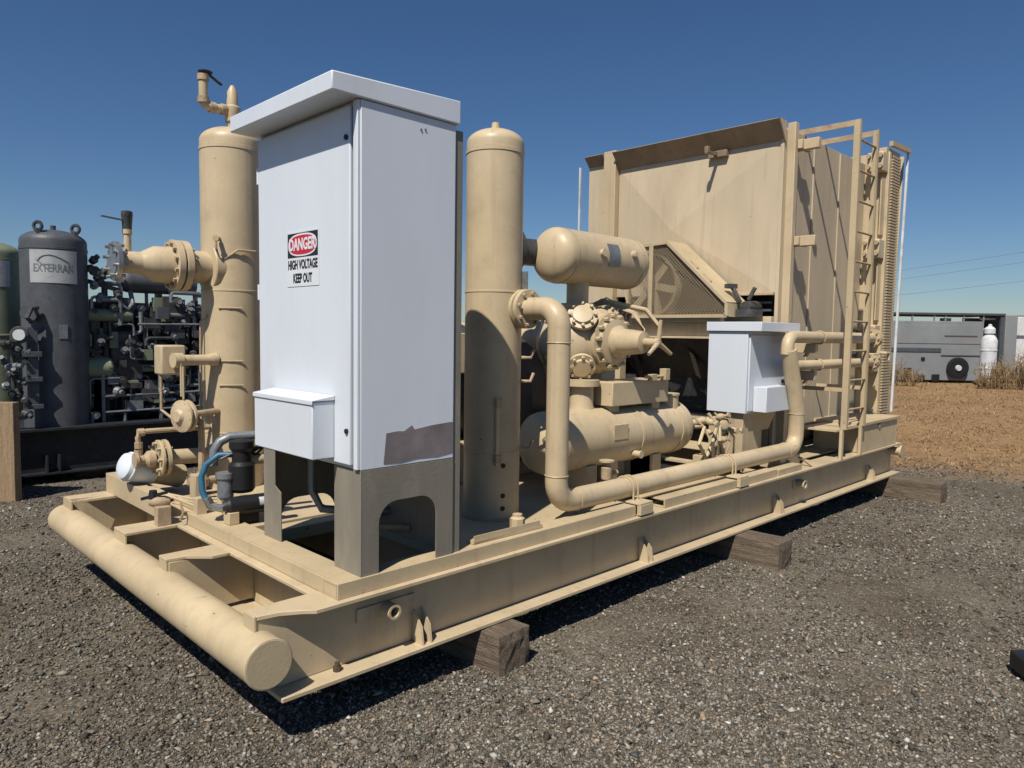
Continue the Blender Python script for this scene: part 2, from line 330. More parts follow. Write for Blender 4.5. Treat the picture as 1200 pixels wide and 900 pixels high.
def stones(n, rmin, rmax, dmin, dmax, seed, name, label, bright=1.):
    rg = np.random.default_rng(seed)
    d = dmin*(dmax/dmin)**rg.random(n*2) if dmin > 0 else rg.random(n*2)*dmax
    th = math.radians(45.178)+rg.uniform(-.72, .72, n*2)
    x = CAM.x+d*np.cos(th); y = CAM.y+d*np.sin(th)
    keep = ~((x > .3) & (x < 7.5) & (y > .8) & (y < 3.2)) & (x < 10.4+rg.normal(0, 1.3, n*2))
    keep &= (fbm(x, y, 1.3, 42)+rg.normal(0, .5, n*2) > -.75)
    x, y, d = x[keep][:n], y[keep][:n], d[keep][:n]; n = len(x)
    s = rmin*(rmax/rmin)**(rg.random(n)**2.2)*(1+d*.05)
    octa = np.array([[1, 0, 0], [0, 1, 0], [-1, 0, 0], [0, -1, 0], [0, 0, 1], [0, 0, -1]], float)
    F = np.array([[0, 1, 4], [1, 2, 4], [2, 3, 4], [3, 0, 4], [1, 0, 5], [2, 1, 5], [3, 2, 5], [0, 3, 5]])
    P = octa[None]*rg.uniform(.55, 1.25, (n, 6, 1))+rg.normal(0, .18, (n, 6, 3))
    P *= np.stack([rg.uniform(.7, 1.3, n), rg.uniform(.6, 1.1, n), rg.uniform(.35, .8, n)], -1)[:, None]
    a = rg.uniform(0, 2*PI, n); b = rg.normal(0, .4, n)
    ca, sa, cb, sb = np.cos(a), np.sin(a), np.cos(b), np.sin(b)
    R = np.zeros((n, 3, 3)); R[:, 0, 0] = ca; R[:, 0, 1] = -sa*cb; R[:, 0, 2] = sa*sb; R[:, 1, 0] = sa; R[:, 1, 1] = ca*cb; R[:, 1, 2] = -ca*sb; R[:, 2, 1] = sb; R[:, 2, 2] = cb
    P = np.einsum('nij,nkj->nki', R, P)*s[:, None, None]
    P += np.stack([x, y, gz(x, y)+s*.28], -1)[:, None]
    f = (F[None]+6*np.arange(n)[:, None, None]).reshape(-1, 3)
    v = rg.random(n); base = np.array([.205, .176, .137])[None]*(.22+1.35*v[:, None]**1.3)
    lt = rg.random(n) < .035; base[lt] = np.array([.40, .37, .32])*rg.uniform(.7, 1.3, (lt.sum(), 1))
    rd = rg.random(n) < .08; base[rd] *= np.array([1.15, .95, .78])
    gg = rg.random(n) < .15; base[gg] *= np.array([.85, .98, 1.1])
    base *= np.clip(1+.16*fbm(x, y, .9, 41), .55, 1.4)[:, None]
    o = np_mesh(name, P.reshape(-1, 3), f, M['stone'], False, np.repeat(base*bright, 6, 0))
    return tag(o, label, 'gravel', kind='stuff')
stones(250000, .0035, .0135, 1.6, 13, 21, 'gravel', 'loose crushed gravel covering the yard around the skid')
stones(2600, .011, .026, 2.2, 12, 22, 'coarse_gravel', 'scattered bigger angular stones lying on the fine gravel')

def straw(n, seed):
    rg = np.random.default_rng(seed)
    d = 8.6*(46/8.6)**(rg.random(n)); th = rg.uniform(math.radians(-6), math.radians(60), n)
    x = CAM.x+d*np.cos(th); y = CAM.y+d*np.sin(th)
    keep = (x+.9*fbm(x, y, .7, 9) > 9.2+np.abs(rg.normal(0, 1.0, n))) & (fbm(x, y, 2.2, 14)+rg.normal(0, .6, n) > -.3); x, y, d = x[keep], y[keep], d[keep]; n = len(x)
    h = rg.uniform(.04, .12, n)*(1+.012*d); a = rg.uniform(0, 2*PI, n); el = rg.uniform(.02, .75, n)**1.5
    w = rg.uniform(.002, .004, n)*(1+.09*d)
    dx, dy, dz = np.cos(a)*np.cos(el), np.sin(a)*np.cos(el), np.sin(el)
    base = np.stack([x, y, gz(x, y)*0+.005], -1); tip = base+np.stack([dx, dy, dz], -1)*h[:, None]
    side = np.stack([-np.sin(a), np.cos(a), 0*a], -1)*w[:, None]
    P = np.stack([base-side, base+side, tip], 1).reshape(-1, 3); f = np.arange(3*n).reshape(-1, 3)
    c = np.array([.38, .235, .115])[None]*rg.uniform(.4, 1.15, (n, 1)); pale = rg.random(n) < .10; c[pale] = np.array([.46, .33, .18])*rg.uniform(.7, 1.1, (pale.sum(), 1))
    return tag(np_mesh('dry_grass', P, f, M['straw'], False, np.repeat(c, 3, 0)), 'flattened dry orange brown grass beyond the gravel', 'grass', kind='stuff')
straw(190000, 31)

# ------------------------------------------------------------------ SKID FRAME
Z0, ZF, ZT, ZC = .209, .229, .566, .639
skid = thing('skid_frame', (0, 0, Z0), 'long tan steel skid with round bumper pipe, resting on timber blocks', 'steel skid')
def ibeam_x(x0, x1, y0, y1, yw, stub=0.):
    g = G(); g.prism([(x0+(.22 if y0 < 1 else .01), y0, ZT-.02), (x1, y0, ZT-.02), (x1, y1, ZT-.02), (x0, y1, ZT-.02), (x0, y0+.1, ZT-.02), (x0+.09, y0+.085, ZT-.02), (x0+.17, y0+.04, ZT-.02)], (0, 0, .02)); g.box(x0+.06, x1, y0, y1, Z0, ZF)
    g.prism([(x0+.0, yw, ZT-.021), (x0+.0, yw, .42), (x0+.10, yw, ZF+.001), (x1, yw, ZF+.001), (x1, yw, ZT-.021)], (0, .014, 0)); return g
build('side_beam', ibeam_x(0, 7.7, 0, .2, .105), 'tan', skid, bevel=.003)
build('side_beam', ibeam_x(.0, 7.7, 2.86, 3.06, 2.95), 'tan', skid, bevel=.003)
g = G().box(.294, .46, .2, 2.86, ZT-.02, ZT-.002); g.box(.47, .485, .2, 2.86, .23, ZT-.022); g.box(.30, .60, .2, 2.86, .211, .229); g.box(.461, .52, .2, 2.86, ZT-.02, ZT-.002)
build('end_beam', g, 'tan', skid, bevel=.003)
g = G().box(7.55, 7.7, .2, 2.86, ZT-.02, ZT-.002).box(7.62, 7.635, .2, 2.86, .23, ZT-.022)
build('end_beam', g, 'tan', skid, bevel=.003)
for yc in (1.13, 1.875, 2.885):                      # stub beams carrying the bumper
    y0, y1 = (yc-.1, yc+.1) if yc < 2.8 else (2.86, 3.06)
    if yc < 2.8:
        g = G().prism([(0, y1, ZT-.018), (0, y0+(.10 if yc < 1.5 else 0), ZT-.018), (.10, y0+(.09 if yc < 1.5 else 0), ZT-.018), (.20, y0, ZT-.018), (.292, y0, ZT-.018), (.292, y1, ZT-.018)], (0, 0, .018)); g.box(.0, .012, y0+(.10 if yc < 1.5 else 0), y1, .44, ZT-.019); g.box(.013, .468, yc-.007, yc+.007, .25, ZT-.019); g.box(.1, .328, y0, y1, .213, .23)
        build('stub_beam', g, 'tan_dusty', skid, bevel=.003)
g = G().box(-.012, -.0005, .10, .2, .44, ZT-.001); build('end_plate', g, 'tan_dusty', skid, bevel=.002)
g = G().box(-.012, -.0005, 2.86, 3.06, .44, ZT-.001); build('end_plate', g, 'tan_dusty', skid, bevel=.002)
g = G().lathe((0, -.01, .398), (0, 1, 0), [(0, .098), (.004, .103), (3.10, .103), (3.104, .098)], 40)
bumper = build('bumper_pipe', g, 'tan_dusty', skid)
build('weld_bead', G().ring((0, -.004, .398), (0, 1, 0), .1005, .005, 40, 6), 'tan', bumper)
for x in (1.15, 2.3, 3.5, 4.7, 5.6, 6.5):
    g = G().box(x, x+.1, .2, 2.86, ZT-.03, ZT-.004).box(x+.045, x+.055, .2, 2.86, .24, ZT-.031)
    build('cross_beam', g, 'tan', skid, bevel=.002)
# stiffeners, drain holes, lifting trunnions
for x in (.80, 2.70, 4.69, 6.9):
    for dx in (0, .05):
        g = G().prism([(x+dx, .095, ZF), (x+dx, .015, ZF), (x+dx, .03, ZF+.09), (x+dx, .095, ZF+.16)], (.01, 0, 0)); build('stiffener', g, 'tan', skid)
for x, r in ((.64, .036), (5.17, .04)):
    g = G().box(x-.16, x+.17, .094, .104, .405, .47) if x < 1 else G().box(x-.08, x+.1, .094, .104, .38, .45)
    build('channel_end', G().box(.34, .352, .0425, .1495, ZT+.0105, ZC-.0125), 'tan_dusty', skid) if x < 1 else None
    tr = build('lifting_plate', g, 'tan', skid, bevel=.002)
    g = G().lathe((x, .095, .437 if x < 1 else .42), (0, -1, 0), [(0, r), (.075, r), (.075, r*.68), (.02, r*.68)], 24, False)
    g.lathe((x, .09, .437 if x < 1 else .42), (0, -1, 0), [(0, r*.68), (.02, r*.68)], 16)
    build('lifting_socket', g, ['tan_dusty'], tr)
    build('socket_bore', G().lathe((x, .095, .437 if x < 1 else .42), (0, -1, 0), [(.0, r*.66), (.03, r*.66)], 20), 'black', tr)
g = G().lathe((7.62, -.04, .475), (0, 1, 0), [(0, .07), (.02, .07), (.02, .045), (.2, .045)], 20); build('towing_lug', g, 'tan_dusty', skid)
g = G().cyl((7.7, .12, .475), (7.82, .12, .475), .05); build('end_nipple', g, 'tan', skid)
# small dirt lumps at beam toe
build('bolt', G().lathe((.36, .07, ZF), (0, 0, 1), [(0, .02), (.02, .02), (.02, .012), (.04, .012)], 8), 'guard', skid)
# deck channels on top of the beams
def chan_x(x0, x1, y0, w, z0=ZT, z1=ZC):
    return G().box(x0, x1, y0, y0+.012, z0, z1).box(x0, x1, y0+.012, y0+w, z1-.012, z1).box(x0, x1, y0+.012, y0+w, z0, z0+.010)
build('deck_channel', chan_x(.34, 2.56, .03, .12), 'tan_dusty', skid, bevel=.002)
build('deck_channel', chan_x(2.9, 4.60, .03, .12, ZT, ZC-.01), 'tan_dusty', skid, bevel=.002)
build('deck_channel', chan_x(4.63, 5.1, .03, .12, ZT, ZC-.02), 'tan_dusty', skid, bevel=.002)
g = G().box(.34, .352, .152, 1.76, ZT, ZC).box(.352, .50, .152, 1.76, ZC-.012, ZC).box(.352, .46, .152, 1.76, ZT, ZT+.01)
build('deck_channel', g, 'tan_dusty', skid, bevel=.002)
g = G().box(.26, .272, 1.95, 3.05, ZT, .70).box(.272, .36, 1.95, 3.05, .688, .70)
build('deck_channel', g, 'tan_dusty', skid, bevel=.002)
build('deck_plate', G().box(.50, 1.3, 1.25, 2.84, ZT+.002, ZC-.02), 'tan_dusty', skid, bevel=.002)
build('deck_plate', G().box(1.25, 2.3, .22, 2.84, ZT+.003, ZT+.015), 'tan_dusty', skid, bevel=.002)
build('deck_plate', G().box(2.31, 4.3, .3, 2.84, ZT+.003, ZT+.015), 'tan_dusty', skid, bevel=.002)
build('deck_plate', G().box(5.35, 7.5, .25, 2.84, ZT+.003, ZT+.015), 'tan_dusty', skid, bevel=.002)
build('deck_channel', G().box(.55, 1.22, 1.02, 1.14, ZT, ZC-.004), 'tan_dusty', skid, bevel=.002)
build('deck_channel', G().box(1.06, 1.18, .155, 1.0, ZT, ZC-.004), 'tan_dusty', skid, bevel=.002)
# angle pieces lying along the beam top near the long pipe
g = G().obox((1.18, .10, ZC+.012), (1.70, .09, ZC+.012), .05, .02).obox((1.18, .075, ZC+.03), (1.68, .07, ZC+.03), .006, .035); build('angle_iron', g, 'tan_dusty', skid, bevel=.001)
build('deck_lug', G().lathe((1.67, .24, ZC-.06), (0, 0, 1), [(0, .045), (.09, .045), (.10, .03), (.115, .03)], 8), 'tan_dusty', skid)
for x in (5.05, 5.3):
    g = G().prism([(x, .03, ZT), (x+.02, .03, ZT), (x+.02, .2, ZT+.1), (x, .2, ZT+.1)], (.012, 0, 0)); build('gusset', g, 'tan', skid)
g = G().box(4.95, 5.35, .16, .36, ZT, ZT+.10); build('pipe_rest', g, 'tan', skid, bevel=.004)
g = G().box(6.42, 7.6, .0, .5, ZT+.002, .86)
stepbox = thing('deck_box', (7, .2, ZT), 'low closed tan steel box on the skid beside the ladder foot', 'steel box')
build('box_body', G().box(6.50, 7.58, .02, .52, ZT+.002, .85), 'tan', stepbox, bevel=.006)
build('box_lid', G().box(6.47, 7.61, .0, .54, .852, .885), 'tan_dusty', stepbox, bevel=.004)
build('hasp', G().box(6.97, 7.03, .008, .019, .80, .85), 'tan_rust', stepbox)

# timber blocks
def block(x0, x1, y0, y1, h, rot, label):
    t = G().box(-(x1-x0)/2, (x1-x0)/2, -(y1-y0)/2, (y1-y0)/2, -.01, h)
    # cut into a grid so that the wear can be modelled
    g = G(); nx_, ny_, nz_ = 6, 9, 4; rg = random.Random(int(x0*100))
    def P(i, j, k):
        fx, fy, fz = i/nx_-.5, j/ny_-.5, k/nz_
        e = (abs(fx) > .49)+(abs(fy) > .49)+(fz > .99)
        a = .0 if e == 0 else rg.uniform(-.005, .005)
        s = 1-.022*(e >= 2)
        return ((x1-x0)*fx*s+a, (y1-y0)*fy*s+rg.uniform(-.006, .006), -.01+(h+.01)*fz*(s if fz > .9 else 1)+a*.4)
    pts = {}
    def vid(i, j, k):
        if (i, j, k) not in pts: pts[(i, j, k)] = len(g.v); g.v.append(P(i, j, k))
        return pts[(i, j, k)]
    for i in range(nx_):
        for j in range(ny_):
            for k in (0, nz_): g.face([vid(i, j, k), vid(i+1, j, k), vid(i+1, j+1, k), vid(i, j+1, k)])
    for i in range(nx_):
        for k in range(nz_):
            for j in (0, ny_): g.face([vid(i, j, k), vid(i+1, j, k), vid(i+1, j, k+1), vid(i, j, k+1)])
    for j in range(ny_):
        for k in range(nz_):
            for i in (0, nx_): g.face([vid(i, j, k), vid(i, j+1, k), vid(i, j+1, k+1), vid(i, j, k+1)])
    o = build('timber_block', g, 'wooddark', None, bevel=.004, smooth=False)
    o.location = ((x0+x1)/2, (y0+y1)/2, 0); o.rotation_euler = (0, 0, rot)
    return tag(o, label, 'timber block', 'timber blocks under the skid')
block(1.16, 1.40, -.125, .55, .205, .05, 'squat square-ended timber block under the skid nearest the bumper end')
block(3.86, 4.10, -.35, .6, .205, .03, 'long dark timber block poking out under the middle of the skid side')
block(7.35, 7.62, -.52, .5, .205, .02, 'dark timber block under the far right end of the skid')
block(.5, .76, 2.3, 3.0, .205, .0, 'timber block hidden in shade under the far side of the bumper end')

# ------------------------------------------------------------------ MAIN ELECTRICAL CABINET
cab = thing('electrical_cabinet', (.73, .51, ZC), 'tall white electrical cabinet with danger sign standing on arched grey legs', 'electrical cabinet')
x0, x1, y0, y1, zb, zt = .464, 1.003, .04, .983, 1.127, 2.755
body = build('cabinet_body', G().box(x0, x1, y0, y1, zb, zt), 'white', cab, bevel=.004)
g = G().prism([(.315, y0-.012, zt+.002), (.315, y0-.012, zt+.082), (x1+.02, y0-.012, zt+.115), (x1+.02, y0-.012, zt+.002)], (0, .99, 0))
build('rain_hood', g, 'white', cab, bevel=.006)
build('back_frame', G().box(x1+.001, x1+.055, y0+.01, y1-.01, ZC, zt-.02), 'stand', cab, bevel=.003)
door = build('door', G().box(.442, .460, .093, .972, 1.145, 2.735), 'white', cab, bevel=.005)
build('door_trim', G().box(.448, .4635, .044, .078, zb+.003, zt-.003), 'white', cab, bevel=.003)
for z in (2.60, 1.30):
    build('latch', G().lathe((.443, .118, z), (-1, 0, 0), [(0, .012), (.010, .012), (.012, .008)], 16), 'black', door)
for z in (1.30, 1.95, 2.55):
    build('hinge', G().cyl((.446, .980, z-.04), (.446, .980, z+.04), .008, n=10), 'white', door)
jb = build('document_box', G().box(.328, .4415, .225, .80, 1.165, 1.43), 'white', door, bevel=.005)
build('document_box_lid', G().prism([(.322, .219, 1.415), (.322, .219, 1.437), (.441, .219, 1.455), (.441, .219, 1.432), (.3275, .219, 1.4315), (.3275, .219, 1.415)], (0, .587, 0)), 'white', jb, bevel=.003)
# danger sign
sg = build('danger_sign', G().box(.4395, .4417, .355, .66, 1.965, 2.232), 'paper', door)
build('sign_header', G().box(.4385, .4393, .363, .652, 2.105, 2.222), 'ink', sg)
def ellipse(x, cy, cz, ry, rz, n=40, e=2.6):
    p = []
    for i in range(n):
        t = 2*PI*i/n; c, s_ = math.cos(t), math.sin(t)
        p.append((x, cy+ry*math.copysign(abs(c)**(2/e), c), cz+rz*math.copysign(abs(s_)**(2/e), s_)))
    return p
build('sign_oval_rim', G().prism(ellipse(.4378, .5075, 2.1635, .136, .054), (.0006, 0, 0)), 'paper', sg)
build('sign_oval', G().prism(ellipse(.4370, .5075, 2.1635, .127, .046), (.0006, 0, 0)), 'red', sg)
text_obj('sign_lettering', 'DANGER', .078, (.4362, .5075, 2.1635), FACE_NX, 'paper', sg, .80, depth=.0004, bold=.0025)
text_obj('sign_lettering', 'HIGH VOLTAGE', .060, (.4386, .5075, 2.068), FACE_NX, 'ink', sg, .66, depth=.0004, bold=.0022)
text_obj('sign_lettering', 'KEEP OUT', .060, (.4386, .5075, 2.002), FACE_NX, 'ink', sg, .66, depth=.0004, bold=.0022)
# residue patch on the side
pp = [(.585, 1.145), (.60, 1.285), (.66, 1.29), (.70, 1.287), (.745, 1.312), (.76, 1.29), (.86, 1.302), (.995, 1.31), (.995, 1.155), (.90, 1.145), (.78, 1.15), (.68, 1.14)]
build('residue_patch', G().prism([(a, y0-.0022, b) for a, b in pp], (0, .0018, 0)), 'patch', body)
for x, z in ((.79, 2.69), (.815, 2.695)): build('screw', G().lathe((x, y0, z), (0, -1, 0), [(0, .006), (.004, .005)], 8), 'steelgrey', body)
# stand
def arch(u0, u1, a0, a1, z0, z1, za, plane, pos, th, r=.09):
    pts = [(u0, z0), (a0, z0), (a0, za-r)]
    pts += [(a0+r-r*math.cos(t), za-r+r*math.sin(t)) for t in [PI/2*i/6 for i in range(1, 7)]]
    pts += [(a1-r+r*math.sin(t), za-r+r*math.cos(t)) for t in [PI/2*i/6 for i in range(0, 7)]]
    pts += [(a1, z0), (u1, z0), (u1, z1), (u0, z1)]
    if plane == 'Y': return G().prism([(a, pos, b) for a, b in pts], (0, th, 0))
    return G().prism([(pos, a, b) for a, b in pts], (th, 0, 0))
build('stand_side', arch(x0+.003, x1, .561, .897, ZC, zb-.002, .965, 'Y', y0, .006, .10), 'stand', cab, bevel=.001)
build('stand_side', arch(x0+.003, x1-.01, .561, .897, ZC, zb-.002, .82, 'Y', y1-.008, .006, .10), 'stand', cab, bevel=.001)
build('stand_leg', G().box(x0, x0+.006, y0, .265, ZC, zb-.002).box(x0+.006, x0+.10, .258, .264, ZC, zb-.003), 'stand', cab, bevel=.001)
build('stand_leg', G().prism([(x0, .983, ZC), (x0, .793, ZC), (x0, .793, .90), (x0, .858, .93), (x0, .858, zb-.002), (x0, .983, zb-.002)], (.006, 0, 0)), 'stand', cab, bevel=.001)
build('stand_back', arch(y0+.01, y1-.01, .16, .86, ZC, zb-.004, .86, 'X', x1-.008, .006, .08), 'stand', cab, bevel=.001)
build('conduit', G().tube([(.62, .75, 1.12), (.62, .75, .9), (.66, .72, .80), (.9, .6, .76), (1.3, .55, .75)], .022, 10), 'steelgrey', cab)
build('conduit', G().tube([(.7, .55, 1.12), (.7, .55, .85), (.73, .5, .74), (1.0, .4, .70)], .018, 10), 'tan_rust', cab)

# ------------------------------------------------------------------ TALL VESSELS
def vessel(name, cx, cy, R, zbot, zdome, label, cat, skirt=True, n=56):
    t = thing(name, (cx, cy, zbot), label, cat, 'tall tan pressure vessels')
    rise = R*.52
    prof = [(zbot, R+.012), (zbot+.012, R+.012), (zbot+.012, R)] + [(zbot+.25, R), (zdome-rise-.07, R), (zdome-rise-.068, R+.004), (zdome-rise-.045, R+.004), (zdome-rise-.043, R)]
    prof += [(zdome-rise+h-0, r) for h, r in head_profile(R, 0, rise, 9)]
    build('shell', G().lathe((cx, cy, 0), (0, 0, 1), prof, n), 'tan', t, angle=25)
    for z in (zbot+.42, zbot+1.42):
        build('weld_seam', G().lathe((cx, cy, z), (0, 0, 1), [(0, R+.0005), (.002, R+.003), (.012, R+.003), (.014, R+.0005)], n, False), 'tan', t)
    return t
T2 = vessel('pressure_vessel', 1.85, .66, .18, ZT+.016, 3.02, 'tan vertical pressure vessel right behind the white cabinet, feeding the bent pipe', 'pressure vessel')
build('top_nipple', G().cyl((1.85, .66, 3.0), (1.85, .66, 3.06), .03, .024, 14), 'tan', T2)
for z in (.66, .74, .93): build('bolt_hole', G().lathe((1.79, .491, z), (-.32, -.93, 0), [(0, .016), (.004, .016)], 12), 'black', T2)
# long slotted gauge shield on the shaded side
g = G().box(1.735, 1.765, .497, .522, .93, 1.36)
build('gauge_column', g, 'tan', T2, bevel=.004)
for z in (.95, 1.30): build('gauge_valve', G().box(1.725, 1.775, .485, .51, z, z+.05), 'tan_rust', T2, bevel=.004)
build('name_plate', G().box(1.95, 1.955, .46, .55, 2.02, 2.14), 'steelgrey', T2)
for z in (1.02, 1.45, 1.6):
    build('gauge_tap', G().tube([(1.96, .52, z), (2.0, .47, z), (2.03, .47, z+.05)], .011, 8), 'tan_rust', T2)
T1 = vessel('pressure_vessel', .945, 2.45, .205, ZT+.03, 3.175, 'tan vertical pressure vessel left of the cabinet, with big flanged nozzle', 'pressure vessel')
cx, cy, R = .945, 2.45, .205
build('nozzle_pad', G().lathe((cx-.165, cy, 2.18), (-1, 0, 0), [(-.09, .175), (.006, .173), (.012, .168), (.014, .12)], 36), 'tan', T1)
g = G().lathe((cx-.15, cy, 2.18), (-1, 0, 0), [(0, .112), (.17, .112), (.19, .125), (.2, .125)], 36)
nz = build('nozzle_neck', g, 'tan', T1)
for k, xx in enumerate((.60, .545)):
    build('nozzle_flange', G().lathe((xx, cy, 2.18), (-1, 0, 0), [(-.022, .168), (-.019, .172), (.019, .172), (.022, .168)], 40), 'tan', nz)
bm_ = bolt_mesh('bolt', (1, 0, 0), .014, .07, 'tan_rust')
for p in ring_pts((.572, cy, 2.18), (1, 0, 0), .145, 12): inst('bolt', bm_, p, nz)
build('reducer', G().lathe((.523, cy, 2.18), (-1, 0, 0), [(0, .128), (.05, .12), (.11, .118), (.19, .075), (.20, .072), (.335, .072)], 36), 'tan', T1)
fl = build('end_flange', G().lathe((.195, cy, 2.18), (-1, 0, 0), [(0, .12), (.003, .126), (.028, .126), (.031, .12), (.031, .095), (.036, .095)], 36), 'steel', T1)
bm2 = bolt_mesh('bolt', (1, 0, 0), .011, .045, 'steel')
for p in ring_pts((.18, cy, 2.18), (1, 0, 0), .105, 8, .3): inst('bolt', bm2, p, fl)
v1 = build('sample_valve', G().cyl((.255, cy, 2.25), (.255, cy, 2.36), .024, n=12).lathe((.255, cy, 2.36), (0, 0, 1), [(0, .03), (.03, .03)], 12), 'tan', T1)
build('valve_bonnet', G().lathe((.255, cy, 2.39), (0, 0, 1), [(0, .028), (.08, .034), (.085, .036), (.115, .034), (.12, .02)], 12), 'dark', v1)
build('valve_lever', G().obox((.255, cy, 2.445), (.09, cy-.04, 2.455), .022, .008), 'steelgrey', v1)
# thin bands and tubing
for z in (1.90, 1.53, 1.36):
    build('tubing_clip', G().tube([(cx-.02, cy-R-.012, z), (cx-.10, cy-R+.02, z), (cx-.16, cy-.14, z)], .006, 6), 'tan_rust', T1)
build('tubing', G().tube([(cx-.20, cy-.05, 1.85), (cx-.235, cy-.02, 1.8), (cx-.24, cy-.02, 1.5), (cx-.24, cy-.02, 1.1)], .008, 8), 'tan_rust', T1)
build('level_bridle', G().tube([(cx-.15, cy-.15, 2.38), (cx-.19, cy-.19, 2.38), (cx-.19, cy-.19, 2.30), (cx-.14, cy-.15, 2.22), (cx-.05, cy-.22, 2.30), (cx+.08, cy-.22, 2.30)], .008, 6), 'tan_rust', T1)
build('level_cock', G().lathe((cx-.16, cy-.16, 2.37), (-.7, -.7, 0), [(0, .016), (.04, .016), (.05, .022)], 10), 'tan_rust', T1)
# relief piping on the top
rv = thing('relief_valve', (.96, 2.45, 3.17), 'tan relief valve and side vent pipe on top of the left vessel', 'relief valve')
g = G().cyl((.96, 2.45, 3.16), (.96, 2.45, 3.22), .028, .035, 14).lathe((.965, 2.45, 3.22), (0, 0, 1), [(0, .05), (.035, .05), (.05, .055), (.10, .055), (.115, .04), (.21, .035), (.24, .02), (.255, .012)], 18)
build('valve_body', g, 'tan', rv)
pth = [(.95, 2.45, 3.30), (.88, 2.45, 3.295)]+[(.83, 2.45, 3.292)]+[V(p) for p in arc((.80, 2.45, 3.332), (0, 0, -1), (-1, 0, 0), .04, 5)]+[(.76, 2.45, 3.50)]
build('vent_pipe', G().tube(pth, .030, 14), 'tan', rv)
for p, a in (((.90, 2.45, 3.296), (1, 0, 0)), ((.82, 2.45, 3.292), (1, 0, 0)), ((.76, 2.45, 3.33), (0, 0, 1)), ((.76, 2.45, 3.48), (0, 0, 1))):
    build('pipe_collar', G().lathe(p, a, [(-.02, .038), (.02, .038)], 14), 'tan_rust', rv)
build('rain_cap', G().lathe((.775, 2.45, 3.515), (.12, 0, 1), [(0, .045), (.008, .05), (.014, .03)], 16).obox((.80, 2.45, 3.51), (.89, 2.45, 3.46), .03, .006), 'dark', rv)

# ------------------------------------------------------------------ LONG BENT PIPE FROM RIGHT VESSEL TO COOLER
mp_ = thing('process_pipe', (2.5, .18, .7), 'long tan pipe dropping from the right vessel and running along the skid edge', 'pipe')
r = .070; Yp = .17; Xp = 1.93
path = [(1.95, .50, 1.905), (1.94, .40, 1.905), (1.935, .36, 1.905)]
path = [(Xp, .44, 1.905), (Xp, .31, 1.905)]+[tuple(p) for p in arc((Xp, Yp+.12, 1.785), (0, 0, 1), (0, -1, 0), .12, 8)]
path += [(Xp, Yp, 1.0), (Xp, Yp, .88)]+[tuple(p) for p in arc((Xp+.13, Yp, .86), (-1, 0, 0), (0, 0, -1), .13, 8)]
path += [(2.4, Yp, .728), (4.3, Yp, .728), (5.1, Yp, .728)]+[tuple(p) for p in arc((5.12, Yp, .868), (0, 0, -1), (1, 0, 0), .14, 8)]
path += [(5.26, Yp, 1.12), (5.10, Yp, 1.48), (5.045, Yp, 1.64)]
build('pipe_run', G().tube(path, r, 28), 'tan', mp_, angle=50)
for p, a in (((Xp, Yp, 1.70), (0, 0, 1)), ((Xp, Yp, .90), (0, 0, 1)), ((2.10, Yp, .728), (1, 0, 0)), ((5.03, Yp, .728), (1, 0, 0)), ((5.26, Yp, 1.05), (0, 0, 1))):
    build('weld_bead', G().ring(p, a, r+.0005, .004, 28, 6), 'tan', mp_)
for yy in (.475, .435): build('pipe_flange', G().lathe((Xp, yy, 1.905), (0, 1, 0), [(-.016, .118), (-.013, .122), (.013, .122), (.016, .118)], 32), 'tan', mp_)
bm3 = bolt_mesh('bolt', (0, 1, 0), .012, .055, 'tan_rust')
for p in ring_pts((Xp, .455, 1.905), (0, 1, 0), .098, 8, .2): inst('bolt', bm3, p, mp_)
g = G().lathe((1.90, .56, 1.905), (0, -1, 0), [(-.05, .15), (.04, .13), (.05, .075), (.085, .072)], 28)
build('vessel_nozzle', g, 'tan', T2)
for x in (2.62, 3.95):
    u = build('pipe_clamp', G().tube([(x, Yp-r-.006, .62), (x, Yp-r-.006, .728)]+[(x, Yp+math.cos(t)*(r+.006)*-1, .728+math.sin(t)*(r+.006)) for t in [PI*i/10 for i in range(11)]]+[(x, Yp+r+.006, .62)], .007, 6)
          .tube([(x+.05, Yp-r-.006, .62), (x+.05, Yp-r-.006, .728)]+[(x+.05, Yp-math.cos(t)*(r+.006), .728+math.sin(t)*(r+.006)) for t in [PI*i/10 for i in range(11)]]+[(x+.05, Yp+r+.006, .62)], .007, 6), 'tan_dusty', mp_)
    build('clamp_bracket', G().box(x-.05, x+.09, .0, .24, .641, .655).box(x-.05, x+.09, -.004, .028, .575, .641), 'tan', mp_, bevel=.002)

# ------------------------------------------------------------------ COMPRESSOR
def bottle(x0, x1, cy, cz, R, label, kn=48):
    t = thing('pulsation_bottle', ((x0+x1)/2, cy, cz), label, 'pressure vessel', 'horizontal tan bottles on the compressor')
    rise = R*.55; L_ = x1-x0
    prof = [(h, q) for h, q in reversed([(rise-a, b) for a, b in head_profile(R, 0, rise, 8)])]
    prof = prof[0:] + [(rise+.03, R), (rise+.03, R+.003), (rise+.045, R+.003), (rise+.045, R), (L_-rise-.045, R), (L_-rise-.045, R+.003), (L_-rise-.03, R+.003), (L_-rise-.03, R)]+[(L_-rise+a, b) for a, b in head_profile(R, 0, rise, 8)]
    build('shell', G().lathe((x0, cy, cz), (1, 0, 0), prof, kn), 'tan', t, angle=25); return t
B1 = bottle(2.60, 3.72, .92, 2.335, .205, 'upper tan horizontal bottle with domed ends above the compressor')
g = G()
for k in range(7):
    b_ = -.3+.85*k/6
    for x_, r_ in ((3.10, .211), (3.24, .211)): g.v.append((x_, .92-r_*math.cos(b_), 2.335+r_*math.sin(b_)))
for k in range(6): g.face([2*k, 2*k+1, 2*k+3, 2*k+2])
build('name_plate', g, 'steelgrey', B1)
